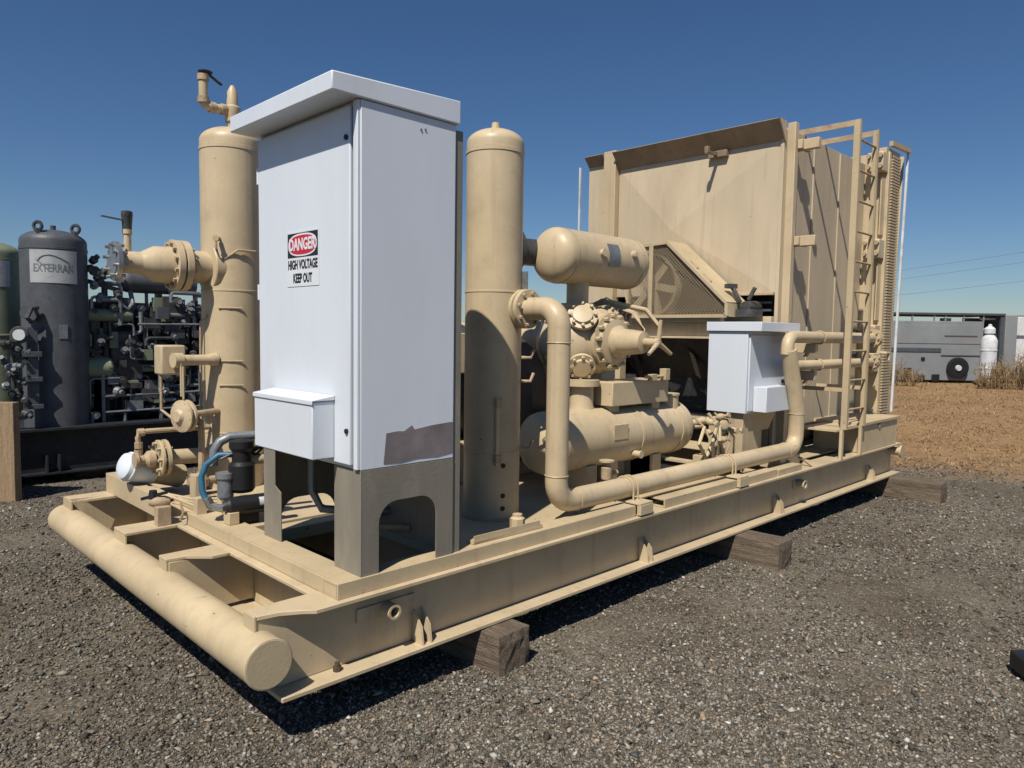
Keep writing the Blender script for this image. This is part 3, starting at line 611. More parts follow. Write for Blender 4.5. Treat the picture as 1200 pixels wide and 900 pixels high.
build('boss', G().lathe((3.02, .74, 2.36), (0, -1, .1), [(0, .03), (.05, .03)], 12), 'tan', B1)
build('boss', G().lathe((3.42, .74, 2.38), (0, -1, .15), [(0, .032), (.04, .032), (.05, .02)], 12), 'tan', B1)
build('boss', G().lathe((2.66, .84, 2.37), (-.8, -.6, 0), [(0, .04), (.04, .034)], 12), 'tan', B1)
build('inlet_flange', G().lathe((2.62, 1.1, 2.36), (-1, .15, 0), [(-.05, .1), (.14, .1), (.14, .17), (.19, .17)], 28), 'dark', B1)
build('neck', G().cyl((2.98, .92, 1.93), (2.98, .92, 2.17), .085, n=24), 'tan', B1)
B2 = bottle(2.28, 4.12, .72, .985, .222, 'lower tan horizontal bottle lying under the compressor cylinder')
build('neck', G().lathe((2.86, .76, 1.17), (0, 0, 1), [(0, .11), (.06, .09), (.20, .09), (.20, .135), (.245, .135)], 24), 'tan', B2)
build('name_plate', G().box(2.93, 3.10, .495, .51, .98, 1.09).box(2.93, 3.10, .51, .56, 1.07, 1.09), 'tan_dusty', B2)
for x in (3.30, 3.86): build('band', G().lathe((x, .72, .985), (1, 0, 0), [(0, .2225), (0, .229), (.03, .229), (.03, .2225)], 44, False), 'tan', B2)
for x in (2.72, 3.55): build('saddle', G().box(x, x+.12, .58, .86, ZT+.016, .80), 'tan', B2, bevel=.004)
for x, z in ((2.20, 1.03), (3.22, .85)): build('boss', G().lathe((x+.1 if x < 3 else x, .53 if x > 3 else .60, z), (0 if x > 3 else -.7, -1, 0), [(0, .026), (.06, .026), (.06, .03), (.075, .03)], 12), 'tan_dusty', B2)

cp = thing('compressor', (3.2, 1.3, ZT), 'tan reciprocating compressor with bolted cylinder between the two bottles', 'compressor')
fr_ = build('crankcase', G().box(2.75, 4.1, 1.55, 2.35, .70, 1.75).box(2.85, 4.0, 1.30, 1.56, 1.0, 1.6), 'tan', cp, bevel=.03)
build('crankcase_cover', G().box(2.80, 4.05, 1.62, 2.28, 1.76, 1.84), 'tan', cp, bevel=.02)
build('base_pedestal', G().box(2.65, 4.15, 1.45, 2.45, ZT+.016, .70), 'tan', cp, bevel=.01)
# cylinder
cxx, czz = 3.14, 1.70
cyl_ = build('cylinder_casting', G().lathe((cxx, 1.35, czz), (0, -1, 0), [(0, .20), (.1, .21), (.12, .25), (.2, .265), (.50, .265), (.55, .25), (.60, .215), (.63, .20)], 40), 'tan', cp, angle=30)
build('cylinder_body', G().lathe((cxx, 1.0, czz), (1, 0, .12), [(-.36, .12), (-.33, .19), (-.25, .245), (-.1, .28), (.1, .28), (.25, .245), (.33, .18), (.36, .10)], 36), 'tan', cp)
build('cooling_jacket', G().box(cxx-.20, cxx+.26, .92, 1.28, 1.70, 1.955).box(cxx-.16, cxx+.16, .90, 1.3, 1.35, 1.70), 'tan', cp, bevel=.04)
build('distance_piece', G().lathe((cxx, 1.6, czz), (0, -1, 0), [(0, .22), (.28, .18)], 28), 'tan', cp)
hd = build('cylinder_head', G().lathe((cxx, .73, czz), (0, -1, 0), [(-.01, .215), (0, .22), (.035, .22), (.04, .18), (.07, .175), (.08, .14), (.09, .10)], 40), 'tan', cp)
bm4 = bolt_mesh('bolt', (0, 1, 0), .016, .03, 'tan_dusty')
for p in ring_pts((cxx, .685, czz), (0, 1, 0), .198, 14): inst('bolt', bm4, p, hd)
# clearance pocket with hand wheel
cpk = build('clearance_pocket', G().lathe((cxx, .65, czz), (0, -1, 0), [(0, .12), (.02, .125), (.05, .10), (.13, .095), (.22, .084), (.245, .08), (.255, .034), (.36, .03)], 28), 'tan', cp)
hw = build('handwheel', G().lathe((cxx, .305, czz), (0, -1, 0), [(0, .035), (.03, .035), (.04, .02)], 14), 'tan_dusty', cp)
for a in (.5*PI, .5*PI+2.09, .5*PI+4.19):
    build('spoke', G().cyl((cxx+.02*math.cos(a), .28, czz+.02*math.sin(a)), (cxx+.165*math.cos(a), .265, czz+.165*math.sin(a)), .018, .013, 10), 'tan_dusty', hw)
# valve covers: four, on the sides of the cylinder
def cover(px, py, pz, ax, R_, part):
    o = build(part, G().lathe((px, py, pz), ax, [(-.08, R_*.82), (0, R_*.82), (0, R_), (.03, R_), (.032, R_*.7), (.055, R_*.66), (.06, .02)], 28), 'tan', cp)
    me_ = bolt_mesh('bolt', ax, .013, .028, 'tan_dusty')
    for p in ring_pts(V((px, py, pz))+V(ax).normalized()*.032, ax, R_*.84, 8, .2): inst('bolt', me_, p, o)
    return o
cover(2.86, .98, 1.84, (-.9, -.2, .45), .12, 'valve_cover')
cover(2.86, .98, 1.54, (-.9, -.2, -.35), .12, 'valve_cover')
cover(2.74+.56, .98, 1.86, (.9, 0, .45), .115, 'valve_cover')
cover(2.90, .80, 1.88, (-.6, -.55, .5), .115, 'valve_cover')
cover(3.30, .84, 1.90, (.4, -.5, .75), .085, 'valve_cover')
cover(2.90, .80, 1.52, (-.6, -.6, -.45), .105, 'valve_cover')
build('top_flange', G().lathe((2.98, .92, 1.90), (0, 0, 1), [(0, .14), (.05, .14), (.05, .125), (.09, .125)], 24), 'tan', cp)
# lubricator tubing looping over the cylinder
for k in range(5):
    a = .03*k
    build('lube_tube', G().tube([(3.25+a, 1.25, 1.9), (3.32+a, 1.0, 2.02+a*.3), (3.45+a*.6, .75, 1.93), (3.42+a*.5, .60, 1.80-a), (3.3, .52, 1.74-a)], .006+.004*(k == 2), 6), 'tan_dusty' if k % 2 == 0 else 'tan_rust', cp)
build('lube_hose', G().tube([(3.28, 1.1, 1.98), (3.42, .95, 2.02), (3.60, .72, 1.96), (3.66, .62, 1.82), (3.63, .6, 1.75)], .019, 10), 'tan', cp)
lb = build('lubricator', G().box(3.36, 3.80, 1.0, 1.22, 1.72, 1.93).box(3.34, 3.82, .98, 1.24, 1.93, 1.95), 'tan_dusty', cp, bevel=.008)
for k in range(6): build('pump_element', G().lathe((3.40+k*.07, 1.0, 1.87), (0, -.3, 1), [(0, .018), (.08, .018), (.08, .011), (.12, .011)], 8), 'tan_rust', lb)
# support beam beneath the cylinder
build('cylinder_support', G().box(2.98, 3.72, .56, .84, 1.22, 1.40).box(3.02, 3.12, .6, .8, ZT+.02, 1.22).box(3.55, 3.66, .6, .8, ZT+.02, 1.22), 'tan', cp, bevel=.006)
build('support_post', G().lathe((3.86, .66, 1.0), (0, 0, 1), [(0, .09), (.26, .09), (.26, .10), (.275, .10)], 24), 'tan', cp)
build('drain_cock', G().box(3.42, 3.50, .52, .56, 1.40, 1.45).cyl((3.36, .54, 1.43), (3.62, .54, 1.43), .012, n=8).box(3.60, 3.66, .51, .57, 1.40, 1.49), 'tan_dusty', cp, bevel=.003)
# flywheel and motor in the dark behind
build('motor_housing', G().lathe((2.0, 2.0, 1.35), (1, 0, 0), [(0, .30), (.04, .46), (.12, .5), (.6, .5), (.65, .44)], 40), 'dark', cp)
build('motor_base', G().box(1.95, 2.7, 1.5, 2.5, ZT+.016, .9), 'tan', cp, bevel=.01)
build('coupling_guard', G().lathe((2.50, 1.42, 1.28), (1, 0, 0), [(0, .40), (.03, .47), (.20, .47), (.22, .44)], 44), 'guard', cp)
build('junction_box', G().box(2.15, 2.45, 1.38, 1.52, 1.45, 1.75), 'tan', cp, bevel=.006)

# small instrument manifold at the right end of the lower bottle
mf = thing('instrument_manifold', (4.25, .5, .66), 'cluster of small tan valves and tubing at the end of the lower bottle', 'valve cluster')
build('manifold_block', G().box(4.12, 4.30, .44, .56, .62, .74).box(4.18, 4.4, .40, .52, .74, .80), 'tan_dusty', mf, bevel=.006)
rg = random.Random(5)
for k in range(9):
    x = 3.98+rg.random()*.5; y = .36+rg.random()*.3; z = .82+rg.random()*.26
    build('valve', G().lathe((x, y, z), (rg.uniform(-.3, .3), -1, rg.uniform(-.3, .3)), [(-.04, .022), (0, .03), (.03, .022), (.035, .012), (.07, .012), (.07, .026), (.085, .026)], 10), 'tan_dusty' if k % 3 else 'tan_rust', mf)
for k in range(7):
    x = 3.95+rg.random()*.4
    build('tubing', G().tube([(x, .46, 1.1-rg.random()*.1), (x+.05, .40, 1.0), (x+rg.uniform(-.1, .2), .36, .88), (x+rg.uniform(0, .25), .42, .66)], .009+.006*(k % 2), 8), 'tan_dusty' if k % 2 else 'tan', mf)
build('gauge', G().lathe((4.33, .40, 1.0), (-.5, -1, 0), [(0, .04), (.03, .04), (.032, .034)], 18), 'tan', mf)
build('pipe', G().tube([(4.05, .60, 1.0), (4.25, .56, 1.02), (4.42, .50, 1.03)], .03, 12), 'tan', mf)
build('pipe', G().tube([(4.1, .42, .72), (4.2, .42, .86), (4.3, .42, .93), (4.45, .42, .93)], .02, 10), 'tan_dusty', mf)
pt_ = thing('drain_valve', (3.0, .38, .62), 'small tan drain valve on the deck below the lower bottle', 'valve')
build('valve_body', G().lathe((2.72, .40, .79), (0, 0, 1), [(-.2, .02), (-.06, .02), (-.05, .04), (.03, .04), (.04, .025), (.06, .025)], 12).cyl((2.72, .40, .78), (2.84, .40, .77), .018, n=8), 'tan_rust', pt_)
build('valve_wheel', G().lathe((2.72, .40, .86), (0, 0, 1), [(0, .055), (.012, .055)], 16), 'tan_dusty', pt_)

# ------------------------------------------------------------------ SMALL WHITE ELECTRICAL BOX
eb = thing('control_box', (5.0, .56, ZT), 'small white control box on a tan pedestal beside the cooler', 'electrical box')
ex0, ex1, ey0, ey1, ez0, ez1 = 4.66, 5.40, .37, .755, 1.07, 1.80
ebb = build('box_body', G().box(ex0, ex1, ey0, ey1, ez0, ez1), 'white', eb, bevel=.004)
build('rain_hood', G().prism([(4.64, .235, 1.802), (4.64, .235, 1.885), (4.64, .77, 1.885), (4.64, .77, 1.802)], (.77, 0, 0)), 'white', eb, bevel=.004)
dr = build('door', G().box(ex0+.02, ex1-.02, ey0-.016, ey0-.001, ez0+.02, ez1-.03), 'white', eb, bevel=.004)
build('latch', G().lathe((5.33, ey0-.016, 1.34), (0, -1, 0), [(0, .02), (.012, .02)], 12), 'black', dr)
build('document_box', G().box(4.76, 5.26, .225, .352, 1.085, 1.31), 'white', dr, bevel=.004)
build('pedestal', G().box(4.70, 5.04, .41, .75, ZT+.002, ez0-.02), 'tan', eb, bevel=.004)
build('pedestal_tray', G().prism([(4.69, .40, ez0-.002), (5.35, .40, ez0-.002), (5.28, .45, .88), (4.73, .45, .88)], (0, .30, 0)), 'tan', eb)
build('conduit', G().cyl((5.18, .52, ZT), (5.18, .52, ez0), .05, n=16), 'tan', eb)

# ------------------------------------------------------------------ COOLER
FX, NY, LY, CT = 5.0, .27, 2.35, 3.62
BX = 6.95
co = thing('air_cooler', (6.1, 1.3, ZT), 'big boxy tan air cooler with fan guard at the right end of the skid', 'air cooler')
# front panel with pyramid crease (centre slightly proud)
def crease(y0, y1, z0, z1, cyy, czz, proud, x):
    g = G(); g.v = [(x, y0, z0), (x, y1, z0), (x, y1, z1), (x, y0, z1), (x-proud, cyy, czz), (x+.05, y0, z0), (x+.05, y1, z0), (x+.05, y1, z1), (x+.05, y0, z1)]
    for f in ([0, 4, 1], [1, 4, 2], [2, 4, 3], [3, 4, 0], [5, 6, 7, 8], [0, 1, 6, 5], [1, 2, 7, 6], [2, 3, 8, 7], [3, 0, 5, 8]): g.face(f)
    return g
fp = build('front_panel', crease(NY+.03, 2.075, 2.16, 3.50, 1.38, 2.80, .055, FX), 'tan_sheet', co, smooth=False)
build('front_panel', G().box(FX, FX+.05, 2.24, 2.49, .95, 3.60), 'tan_sheet', co, bevel=.003)
build('corner_post', G().box(FX-.07, FX+.05, 2.08, 2.235, .6, 3.70), 'tan_dusty', co, bevel=.004)
build('corner_post', G().box(FX-.01, FX+.06, NY-.005, NY+.028, .6, 3.60), 'tan_sheet', co, bevel=.003)
# flared rim, leaning outward
build('flared_rim', G().prism([(FX-.002, NY, 3.50), (FX-.14, NY-.02, 3.66), (FX-.14, 2.075, 3.66), (FX-.002, 2.075, 3.50)], (.012, 0, .008)), 'lip', co)
build('flared_rim', G().prism([(FX-.002, 2.245, 3.58), (FX-.09, 2.245, 3.68), (FX-.09, 2.49, 3.68), (FX-.002, 2.49, 3.58)], (.012, 0, .008)), 'lip', co)
build('rim_gusset', G().prism([(FX-.145, NY-.022, 3.665), (FX-.0, NY-.022, 3.66), (FX-.0, NY-.022, 3.47)], (0, .012, 0)), 'tan_sheet', co)
build('side_panel', G().box(FX+.061, BX, NY, NY+.05, .92, CT), 'tan_sheet', co, bevel=.003)
build('side_panel', G().box(FX+.061, BX, LY+.10, LY+.14, .92, CT), 'tan_sheet', co, bevel=.003)
build('top_grille', G().box(FX+.061, BX, NY+.051, LY+.09, CT-.06, CT-.02), 'tan_sheet', co)
build('bottom_panel', G().box(FX+.12, BX, NY+.051, LY+.09, .93, .97), 'tan_sheet', co)
build('lower_side_skirt', G().prism([(FX+.1, NY+.0, .92), (BX, NY+.0, .92), (BX, NY+.2, .68), (FX+.1, NY+.2, .68)], (0, .01, 0)), 'tan_sheet', co)
for x in (5.62, 6.24):
    build('panel_seam', G().box(x, x+.03, NY-.012, NY-.0005, .94, CT-.02), 'tan_sheet', co, bevel=.002)
build('side_post', G().box(5.06, 5.13, NY-.075, NY-.001, .6, 3.66), 'tan', co, bevel=.004)
for z in (3.47, 2.62):
    build('standoff_arm', G().box(5.14, 5.20, -.0+.02, NY-.002, z-.045, z+.045), 'tan_dusty', co, bevel=.004)
    build('standoff_arm', G().box(5.10, 5.30, NY-.12, NY-.078, z-.04, z+.04), 'tan_dusty', co, bevel=.004)
build('opening_lintel', G().box(FX-.04, FX+.04, NY+.03, 1.2, 2.135, 2.16), 'tan_dusty', co, bevel=.002)
build('opening_shade_sheet', G().box(FX+.30, FX+.32, NY+.1, 2.3, .98, 2.15), 'dark', co)  # dark sheet standing in for the shade inside the opening
for z in (2.00, 2.07): build('slat', G().obox((FX+.05, NY+.08, z), (FX+.05, 1.2, z), .02, .02), 'charcoal', co)
build('sill_beam', G().box(4.60, 4.70, .62, 2.45, 1.885, 1.93).box(4.69, 4.70, .62, 2.45, 1.75, 1.885).box(4.60, 4.70, .62, 2.45, 1.73, 1.75), 'tan', co, bevel=.003)
build('sill_beam', G().box(4.94, FX+.05, NY+.03, 2.4, 1.86, 1.94), 'tan', co, bevel=.003)
for y in (1.75, 2.38): build('front_leg', G().box(4.60, 4.70, y-.04, y+.04, ZT+.015, 1.73), 'tan', co, bevel=.004)
build('front_leg', G().box(FX-.0, FX+.09, NY+.04, NY+.13, ZT+.015, 1.86), 'tan', co, bevel=.004)
for y in (1.3, 2.0): build('brace', G().obox((5.1, y, 1.86), (5.3, y-.35, ZT+.02), .04, .04), 'guard', co)
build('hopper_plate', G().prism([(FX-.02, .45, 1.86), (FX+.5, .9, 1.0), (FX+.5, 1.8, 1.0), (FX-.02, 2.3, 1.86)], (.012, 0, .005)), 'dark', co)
# light on bracket
lt_ = build('lamp_arm', G().obox((FX+.0, .905, 3.475), (4.76, .905, 3.46), .03, .03), 'lip', co)
build('lamp_plate', G().box(FX-.06, FX-.003, .80, .99, 3.44, 3.50), 'lip', lt_, bevel=.004)
build('lamp_clip', G().box(4.76, 4.80, .885, .925, 3.45, 3.51), 'lip', lt_, bevel=.004)
build('lifting_slot', G().box(FX-.02, FX-.012, 1.375, 1.395, 2.96, 3.06), 'tan_rust', co)
# belt guard
bgq = [(1.62, 1.935), (.545, 1.935), (.545, 2.05), (1.18, 2.63), (1.62, 2.61)]
bgd = build('belt_guard_mesh', G().prism([(4.592, a, b) for a, b in bgq], (.003, 0, 0)), 'screen', co)
def bar_poly(pts, x, w, t):
    g = G(); n = len(pts)
    for i in range(n):
        a, b = pts[i], pts[(i+1) % n]; g.obox((x, a[0], a[1]), (x, b[0], b[1]), t, w, up=(1, 0, 0))
    return g
build('belt_guard_frame', bar_poly(bgq, 4.585, .03, .03), 'tan_dusty', co, bevel=.002)
build('belt_guard_frame', G().box(4.568, 4.584, 1.33, 1.375, 1.92, 2.64), 'tan_dusty', co, bevel=.002)
build('belt_guard_cover', G().prism([(4.60, .545, 2.045), (4.60, 1.18, 2.63), (4.60, 1.20, 2.66), (4.60, .53, 2.06)], (.34, 0, 0)), 'tan_dusty', co, bevel=.002)
build('belt_guard_cover', G().prism([(4.60, 1.18, 2.632), (4.60, 1.62, 2.612), (4.60, 1.62, 2.625), (4.60, 1.18, 2.645)], (.34, 0, 0)), 'tan_dusty', co, bevel=.002)
build('belt_guard_cover', G().box(4.60, 4.94, .532, .545, 1.93, 2.05), 'tan_dusty', co)
for a in (.3, .52): build('guard_clasp', G().obox((4.63, .545+.635*a, 2.055+.585*a+.018), (4.63, .545+.635*(a+.12), 2.055+.585*(a+.12)+.018), .02, .02), 'tan_dusty', co)
# sheave behind the mesh
fc = (4.70, 1.42, 2.245)
sh = build('fan_sheave', G().lathe(fc, (1, 0, 0), [(-.04, .285), (-.04, .315), (-.015, .30), (0, .315), (.02, .30), (.045, .315), (.045, .285)], 48, False), 'tan', co)
build('sheave_hub', G().lathe(fc, (1, 0, 0), [(-.05, .05), (.06, .05)], 20), 'tan', sh)
for k in range(6):
    a = k*PI/3+.2; build('sheave_spoke', G().obox(V(fc)+V((0, math.cos(a)*.04, math.sin(a)*.04)), V(fc)+V((0, math.cos(a)*.29, math.sin(a)*.29)), .07, .03, up=(1, 0, 0)), 'tan', sh)
build('drive_belt', G().prism([(4.68, 1.44, 2.55), (4.68, 1.44, 2.565), (4.68, .70, 2.09), (4.68, .70, 2.075)], (.06, 0, 0)).prism([(4.68, 1.40, 1.94), (4.68, 1.40, 1.955), (4.68, .70, 1.99), (4.68, .70, 1.975)], (.06, 0, 0)), 'dark', co)
build('guard_backplate', G().prism([(4.93, a, b) for a, b in bgq], (.008, 0, 0)), 'lip', co)  # darker colour paints in the shade behind the mesh
# dark idler bracket beside the guard
ib = build('fan_motor', G().lathe((4.72, .44, 2.02), (1, 0, 0), [(0, .05), (.2, .06), (.25, .04)], 16).box(4.7, 4.9, .36, .52, 1.93, 2.0), 'dark', co)
build('motor_bracket', G().obox((4.74, .50, 2.06), (4.74, .58, 2.20), .04, .03).obox((4.74, .42, 2.08), (4.74, .36, 2.19), .03, .03).box(4.70, 4.8, .56, .64, 2.19, 2.23), 'dark', co, bevel=.004)
# tube bundle section at the far end
fs = build('bundle_frame', G().box(BX+.001, BX+.06, .03, LY+.1, .75, 3.72), 'tan', co, bevel=.004)
build('bundle_rail', G().box(BX-.05, BX+.36, .045, .12, 3.70, 3.76), 'tan_dusty', co, bevel=.003)
tooth = G().box(-.12, .12, -.012, .012, -.010, .010); 
tm = bpy.data.meshes.new('fin'); tm.from_pydata(tooth.v, [], tooth.f); tm.materials.append(M['tan_dusty'])
for k in range(92): inst('fin', tm, (BX+.20, .03, .86+k*.031), co)
build('fin_backing', G().box(BX+.061, BX+.34, .045, LY, .80, 3.69), 'tan', co)
for z in (3.60, 2.70, 1.80, 1.50):
    pb = build('header_box', G().box(BX-.16, BX+.0, .04, .20, z-.10, z+.10), 'tan', co, bevel=.01)
    for dy in (.06, .12, .18):
        for dz in (-.055, .055):
            build('header_plug', G().lathe((BX-.16, dy, z+dz), (-1, 0, 0), [(0, .022), (.035, .022)], 8), 'tan_rust', pb)
for k in (1, 2): build('bundle_stiffener', G().box(BX-.10, BX+.0, .06, .075, 1.95 if k == 1 else 2.85, 2.55 if k == 1 else 3.45), 'tan', co)
# leaning outer screen edge
build('outer_screen_post', G().obox((7.30, .0, .95), (7.62, .06, 3.86), .022, .022, up=(1, 0, 0)), 'white2', co)
build('outer_screen_post', G().obox((FX-.0, 2.62, .95), (FX-.02, 2.60, 3.60), .022, .022, up=(1, 0, 0)), 'white2', co)
build('outer_screen_rail', G().obox((BX, .02, 3.80), (7.62, .05, 3.85), .04, .05), 'tan_dusty', co)
build('screen_edge', G().prism([(7.34, .06, .95), (7.62, .10, 3.80), (7.64, 2.4, 3.80), (7.36, 2.4, .95)], (.01, 0, 0)), 'tan_sheet', co)

# the cooler fills the width of the skid and stands 0.5 m behind the front of the ladder
co.location = (6.694, 1.621, .471); co.scale = (1.08, 1.08, 1.08)

# header pipes
hp = thing('header_pipes', (6, .18, 1.6), 'pair of short horizontal tan pipes running behind the ladder into the cooler', 'pipes')
HY = .18
build('upper_pipe', G().tube([(5.03, HY, 1.60), (5.03, HY, 1.66), (5.045, HY, 1.71), (5.075, HY, 1.74), (5.12, HY, 1.755), (5.2, HY, 1.757), (7.2, HY, 1.757)], .056, 20), 'tan', hp, angle=50)
build('lower_pipe', G().lathe((5.14, HY, 1.495), (1, 0, 0), [(0, .02), (.015, .04), (.03, .047), (2.05, .047)], 20), 'tan', hp)
for x, z, r_ in ((5.72, 1.757, .056), (5.72, 1.495, .047)):
    build('pipe_clamp', G().ring((x, HY, z), (1, 0, 0), r_+.006, .007, 20, 6), 'tan_dusty', hp)
    build('pipe_bracket', G().prism([(x-.03, HY+.02, z-.03), (x+.03, HY+.02, z-.03), (x+.03, HY+.12, z-.19), (x-.03, HY+.12, z-.19)], (0, .02, 0)), 'tan_dusty', hp)
    build('pipe_bracket', G().box(5.60, 5.66, HY-.02, .50, z-.15, z-.06), 'tan', hp, bevel=.004)
for z, r_ in ((1.757, .056), (1.495, .047)):
    o = build('pipe_flange', G().lathe((7.10, HY, z), (1, 0, 0), [(0, r_*1.8), (.03, r_*1.8), (.03, r_*1.2), (.05, r_*1.2), (.05, r_*1.8), (.08, r_*1.8)], 24), 'tan_dusty', hp)
    m_ = bolt_mesh('bolt', (1, 0, 0), .012, .06, 'tan_dusty')
    for p in ring_pts((7.14, HY, z), (1, 0, 0), r_*1.5, 8): inst('bolt', m_, p, o)
build('bleed_valve', G().tube([(7.12, .09, 1.60), (7.12, .03, 1.6), (7.22, .03, 1.6), (7.22, .03, 1.52)], .018, 8), 'tan_dusty', hp)

# ladder
ld = thing('ladder', (6.2, 0, .86), 'narrow tan steel access ladder standing against the cooler side', 'ladder')
for x in (5.95, 6.45):
    build('rail', G().box(x-.006, x+.006, -.03, .03, .86, 3.83).box(x+.0061 if x < 6 else x-.036, x+.036 if x < 6 else x-.0061, -.03, -.022, .86, 3.83), 'tan_dusty', ld, bevel=.001)
rung = G().cyl((0, 0, 0), (.475, 0, 0), .011, n=8); rm = bpy.data.meshes.new('rung'); rm.from_pydata(rung.v, [], rung.f); rm.materials.append(M['tan_rust'])
for k in range(10): inst('rung', rm, (5.963, .0, 1.05+k*.29), ld)
for x in (5.95, 6.45):
    build('top_return', G().box(x-.006, x+.006, .031, .80, 3.775, 3.83), 'tan_rust', ld)
    for z in (1.25,): build('wall_bracket', G().box(x-.004, x+.004, .031, .49, z-.02, z+.02), 'tan', ld)
    build('foot_post', G().box(x-.02, x+.02, .0, .03, ZT+.001, .859), 'tan', ld)
    build('foot_brace', G().obox((x+.03, .01, .845), (x+.22, .10, .60), .02, .012), 'tan_dusty', ld)
build('foot_plate', G().box(5.86, 6.49, .031, .40, .84, .858), 'tan', ld)

# ------------------------------------------------------------------ SMALL PIPEWORK AT THE LEFT END
dv = thing('flanged_drain_pipe', (.6, 2.3, .88), 'flanged tan pipe stub pointing out beside the white capped pipe', 'pipe')
build('pipe_run', G().cyl((.40, 2.36, .885), (.95, 2.36, .865), .052, n=22), 'tan', dv)
o = build('pipe_flange', G().lathe((.40, 2.36, .885), (1, 0, 0), [(-.02, .118), (-.016, .122), (.0, .122), (.004, .08), (.014, .08), (.018, .122), (.04, .122)], 30), 'tan', dv)
m_ = bolt_mesh('bolt', (1, 0, 0), .013, .05, 'tan_dusty')
for p in ring_pts((.405, 2.36, .885), (1, 0, 0), .098, 8): inst('bolt', m_, p, o)
build('valve_lump', G().lathe((.36, 2.36, .885), (-1, 0, 0), [(0, .06), (.04, .055), (.06, .03), (.10, .03), (.10, .05), (.12, .05)], 12), 'tan_rust', dv)
wc = thing('white_capped_pipe', (.2, 2.4, .84), 'short pipe end wrapped with a glossy white plastic cap above the bumper', 'pipe cap')
build('white_cap', G().lathe((.40, 2.52, .775), (-.85, -.15, .28), [(0, .092), (.15, .095), (.155, .10), (.17, .10), (.175, .093), (.20, .085), (.215, .06), (.22, .02)], 36), 'white', wc)
build('pipe_stub', G().cyl((.60, 2.555, .71), (.40, 2.52, .775), .082, n=24), 'tan', wc)
ip = thing('instrument_piping', (.6, 2.2, 1.1), 'thin rusty tan piping loop with round valve in front of the left vessel', 'pipe')
build('pipe_run', G().tube([(.285, 2.38, .93), (.27, 2.38, 1.03), (.285, 2.38, 1.065), (.33, 2.38, 1.07), (.74, 2.38, 1.065)], .017, 10), 'tan_rust', ip)
for p, a in (((.275, 2.38, .98), (0, 0, 1)), ((.29, 2.38, 1.065), (1, 0, 0)), ((.272, 2.38, .93), (0, 0, 1))):
    build('pipe_collar', G().lathe(p, a, [(-.02, .026), (.02, .026)], 10), 'tan_rust', ip)
build('vertical_pipe', G().tube([(.63, 2.25, 1.14), (.635, 2.25, 1.0), (.63, 2.25, .74)], .022, 10), 'tan_rust', ip)
build('valve_body', G().lathe((.63, 2.25, .73), (0, 0, 1), [(-.05, .045), (0, .05), (.03, .03), (.05, .03)], 12).cyl((.54, 2.25, .72), (.72, 2.25, .72), .024, n=10), 'tan_rust', ip)
o = build('diaphragm_disc', G().lathe((.53, 2.25, 1.17), (-1, -.3, 0), [(-.02, .10), (-.015, .108), (0, .108), (.008, .09), (.02, .09), (.022, .108), (.034, .108), (.05, .05), (.07, .035)], 26), 'tan', ip)
m_ = bolt_mesh('bolt', (-1, -.3, 0), .009, .03, 'tan_rust')
for p in ring_pts((.522, 2.248, 1.17), (-1, -.3, 0), .092, 10): inst('bolt', m_, p, o)
build('link_pipe', G().cyl((.55, 2.25, 1.175), (.78, 2.33, 1.18), .022, n=10), 'tan_rust', ip)
build('stem', G().tube([(.52, 2.25, 1.28), (.52, 2.25, 1.50)], .008, 8), 'tan_dusty', ip)
lc = thing('level_controller', (.5, 2.3, 1.5), 'tan box shaped level controller piped to the side of the left vessel', 'controller')
build('controller_case', G().box(.42, .58, 2.36, 2.50, 1.44, 1.64), 'tan', lc, bevel=.012)
build('controller_pipe', G().lathe((.50, 2.30, 1.54), (1, .12, 0), [(-.03, .05), (.03, .05), (.04, .036), (.22, .036), (.24, .045), (.28, .045)], 18), 'tan', lc)
build('float_rod', G().cyl((.51, 2.26, 1.30), (.51, 2.26, 1.55), .008, n=8), 'tan_dusty', lc)
build('lower_link', G().tube([(.44, 2.43, 1.44), (.44, 2.43, 1.2), (.50, 2.3, 1.12)], .010, 8), 'tan_rust', lc)
# black pump with blue hose
pu = thing('oil_pump', (.5, 1.4, .64), 'black and grey oil pump with a blue hose beside the cabinet leg', 'pump')
build('pump_body', G().lathe((.53, 1.40, .80), (0, 0, 1), [(0, .06), (.02, .075), (.16, .075), (.18, .055), (.24, .055), (.26, .07), (.30, .07), (.31, .03)], 20).box(.46, .60, 1.33, 1.47, ZC-.018, .70), 'black', pu)
build('pump_motor', G().lathe((.40, 1.34, .735), (1, -.1, 0), [(0, .04), (.02, .055), (.26, .055), (.28, .04)], 20), 'black', pu)
build('filter_bowl', G().lathe((.44, 1.42, .76), (0, 0, 1), [(0, .03), (.02, .045), (.12, .045), (.13, .055), (.16, .055)], 18), 'steelgrey', pu)
build('steel_coupling', G().lathe((.58, 1.30, .745), (1, -.1, 0), [(0, .035), (.16, .035)], 16), 'white2', pu)
build('blue_hose', G().tube([(.50, 1.42, 1.02), (.42, 1.46, 1.02), (.355, 1.48, .97), (.325, 1.48, .90), (.322, 1.46, .82), (.335, 1.44, .77)], .018, 12), 'blue', pu)
build('hose_end', G().lathe((.345, 1.43, .76), (.45, 0, -1), [(-.03, .024), (.03, .026), (.03, .02), (.05, .02)], 10), 'steel', pu)
build('fitting', G().tube([(.35, 1.42, .735), (.40, 1.40, .72), (.48, 1.38, .72)], .022, 10), 'steel', pu)
build('suction_pipe', G().tube([(.415, 1.52, .95), (.42, 1.52, 1.04), (.45, 1.51, 1.09), (.50, 1.50, 1.115), (.75, 1.45, 1.115)], .028, 12), 'steelgrey', pu)
build('discharge_pipe', G().cyl((.50, 1.40, .98), (.85, 1.36, .985), .028, n=12), 'tan_rust', pu)
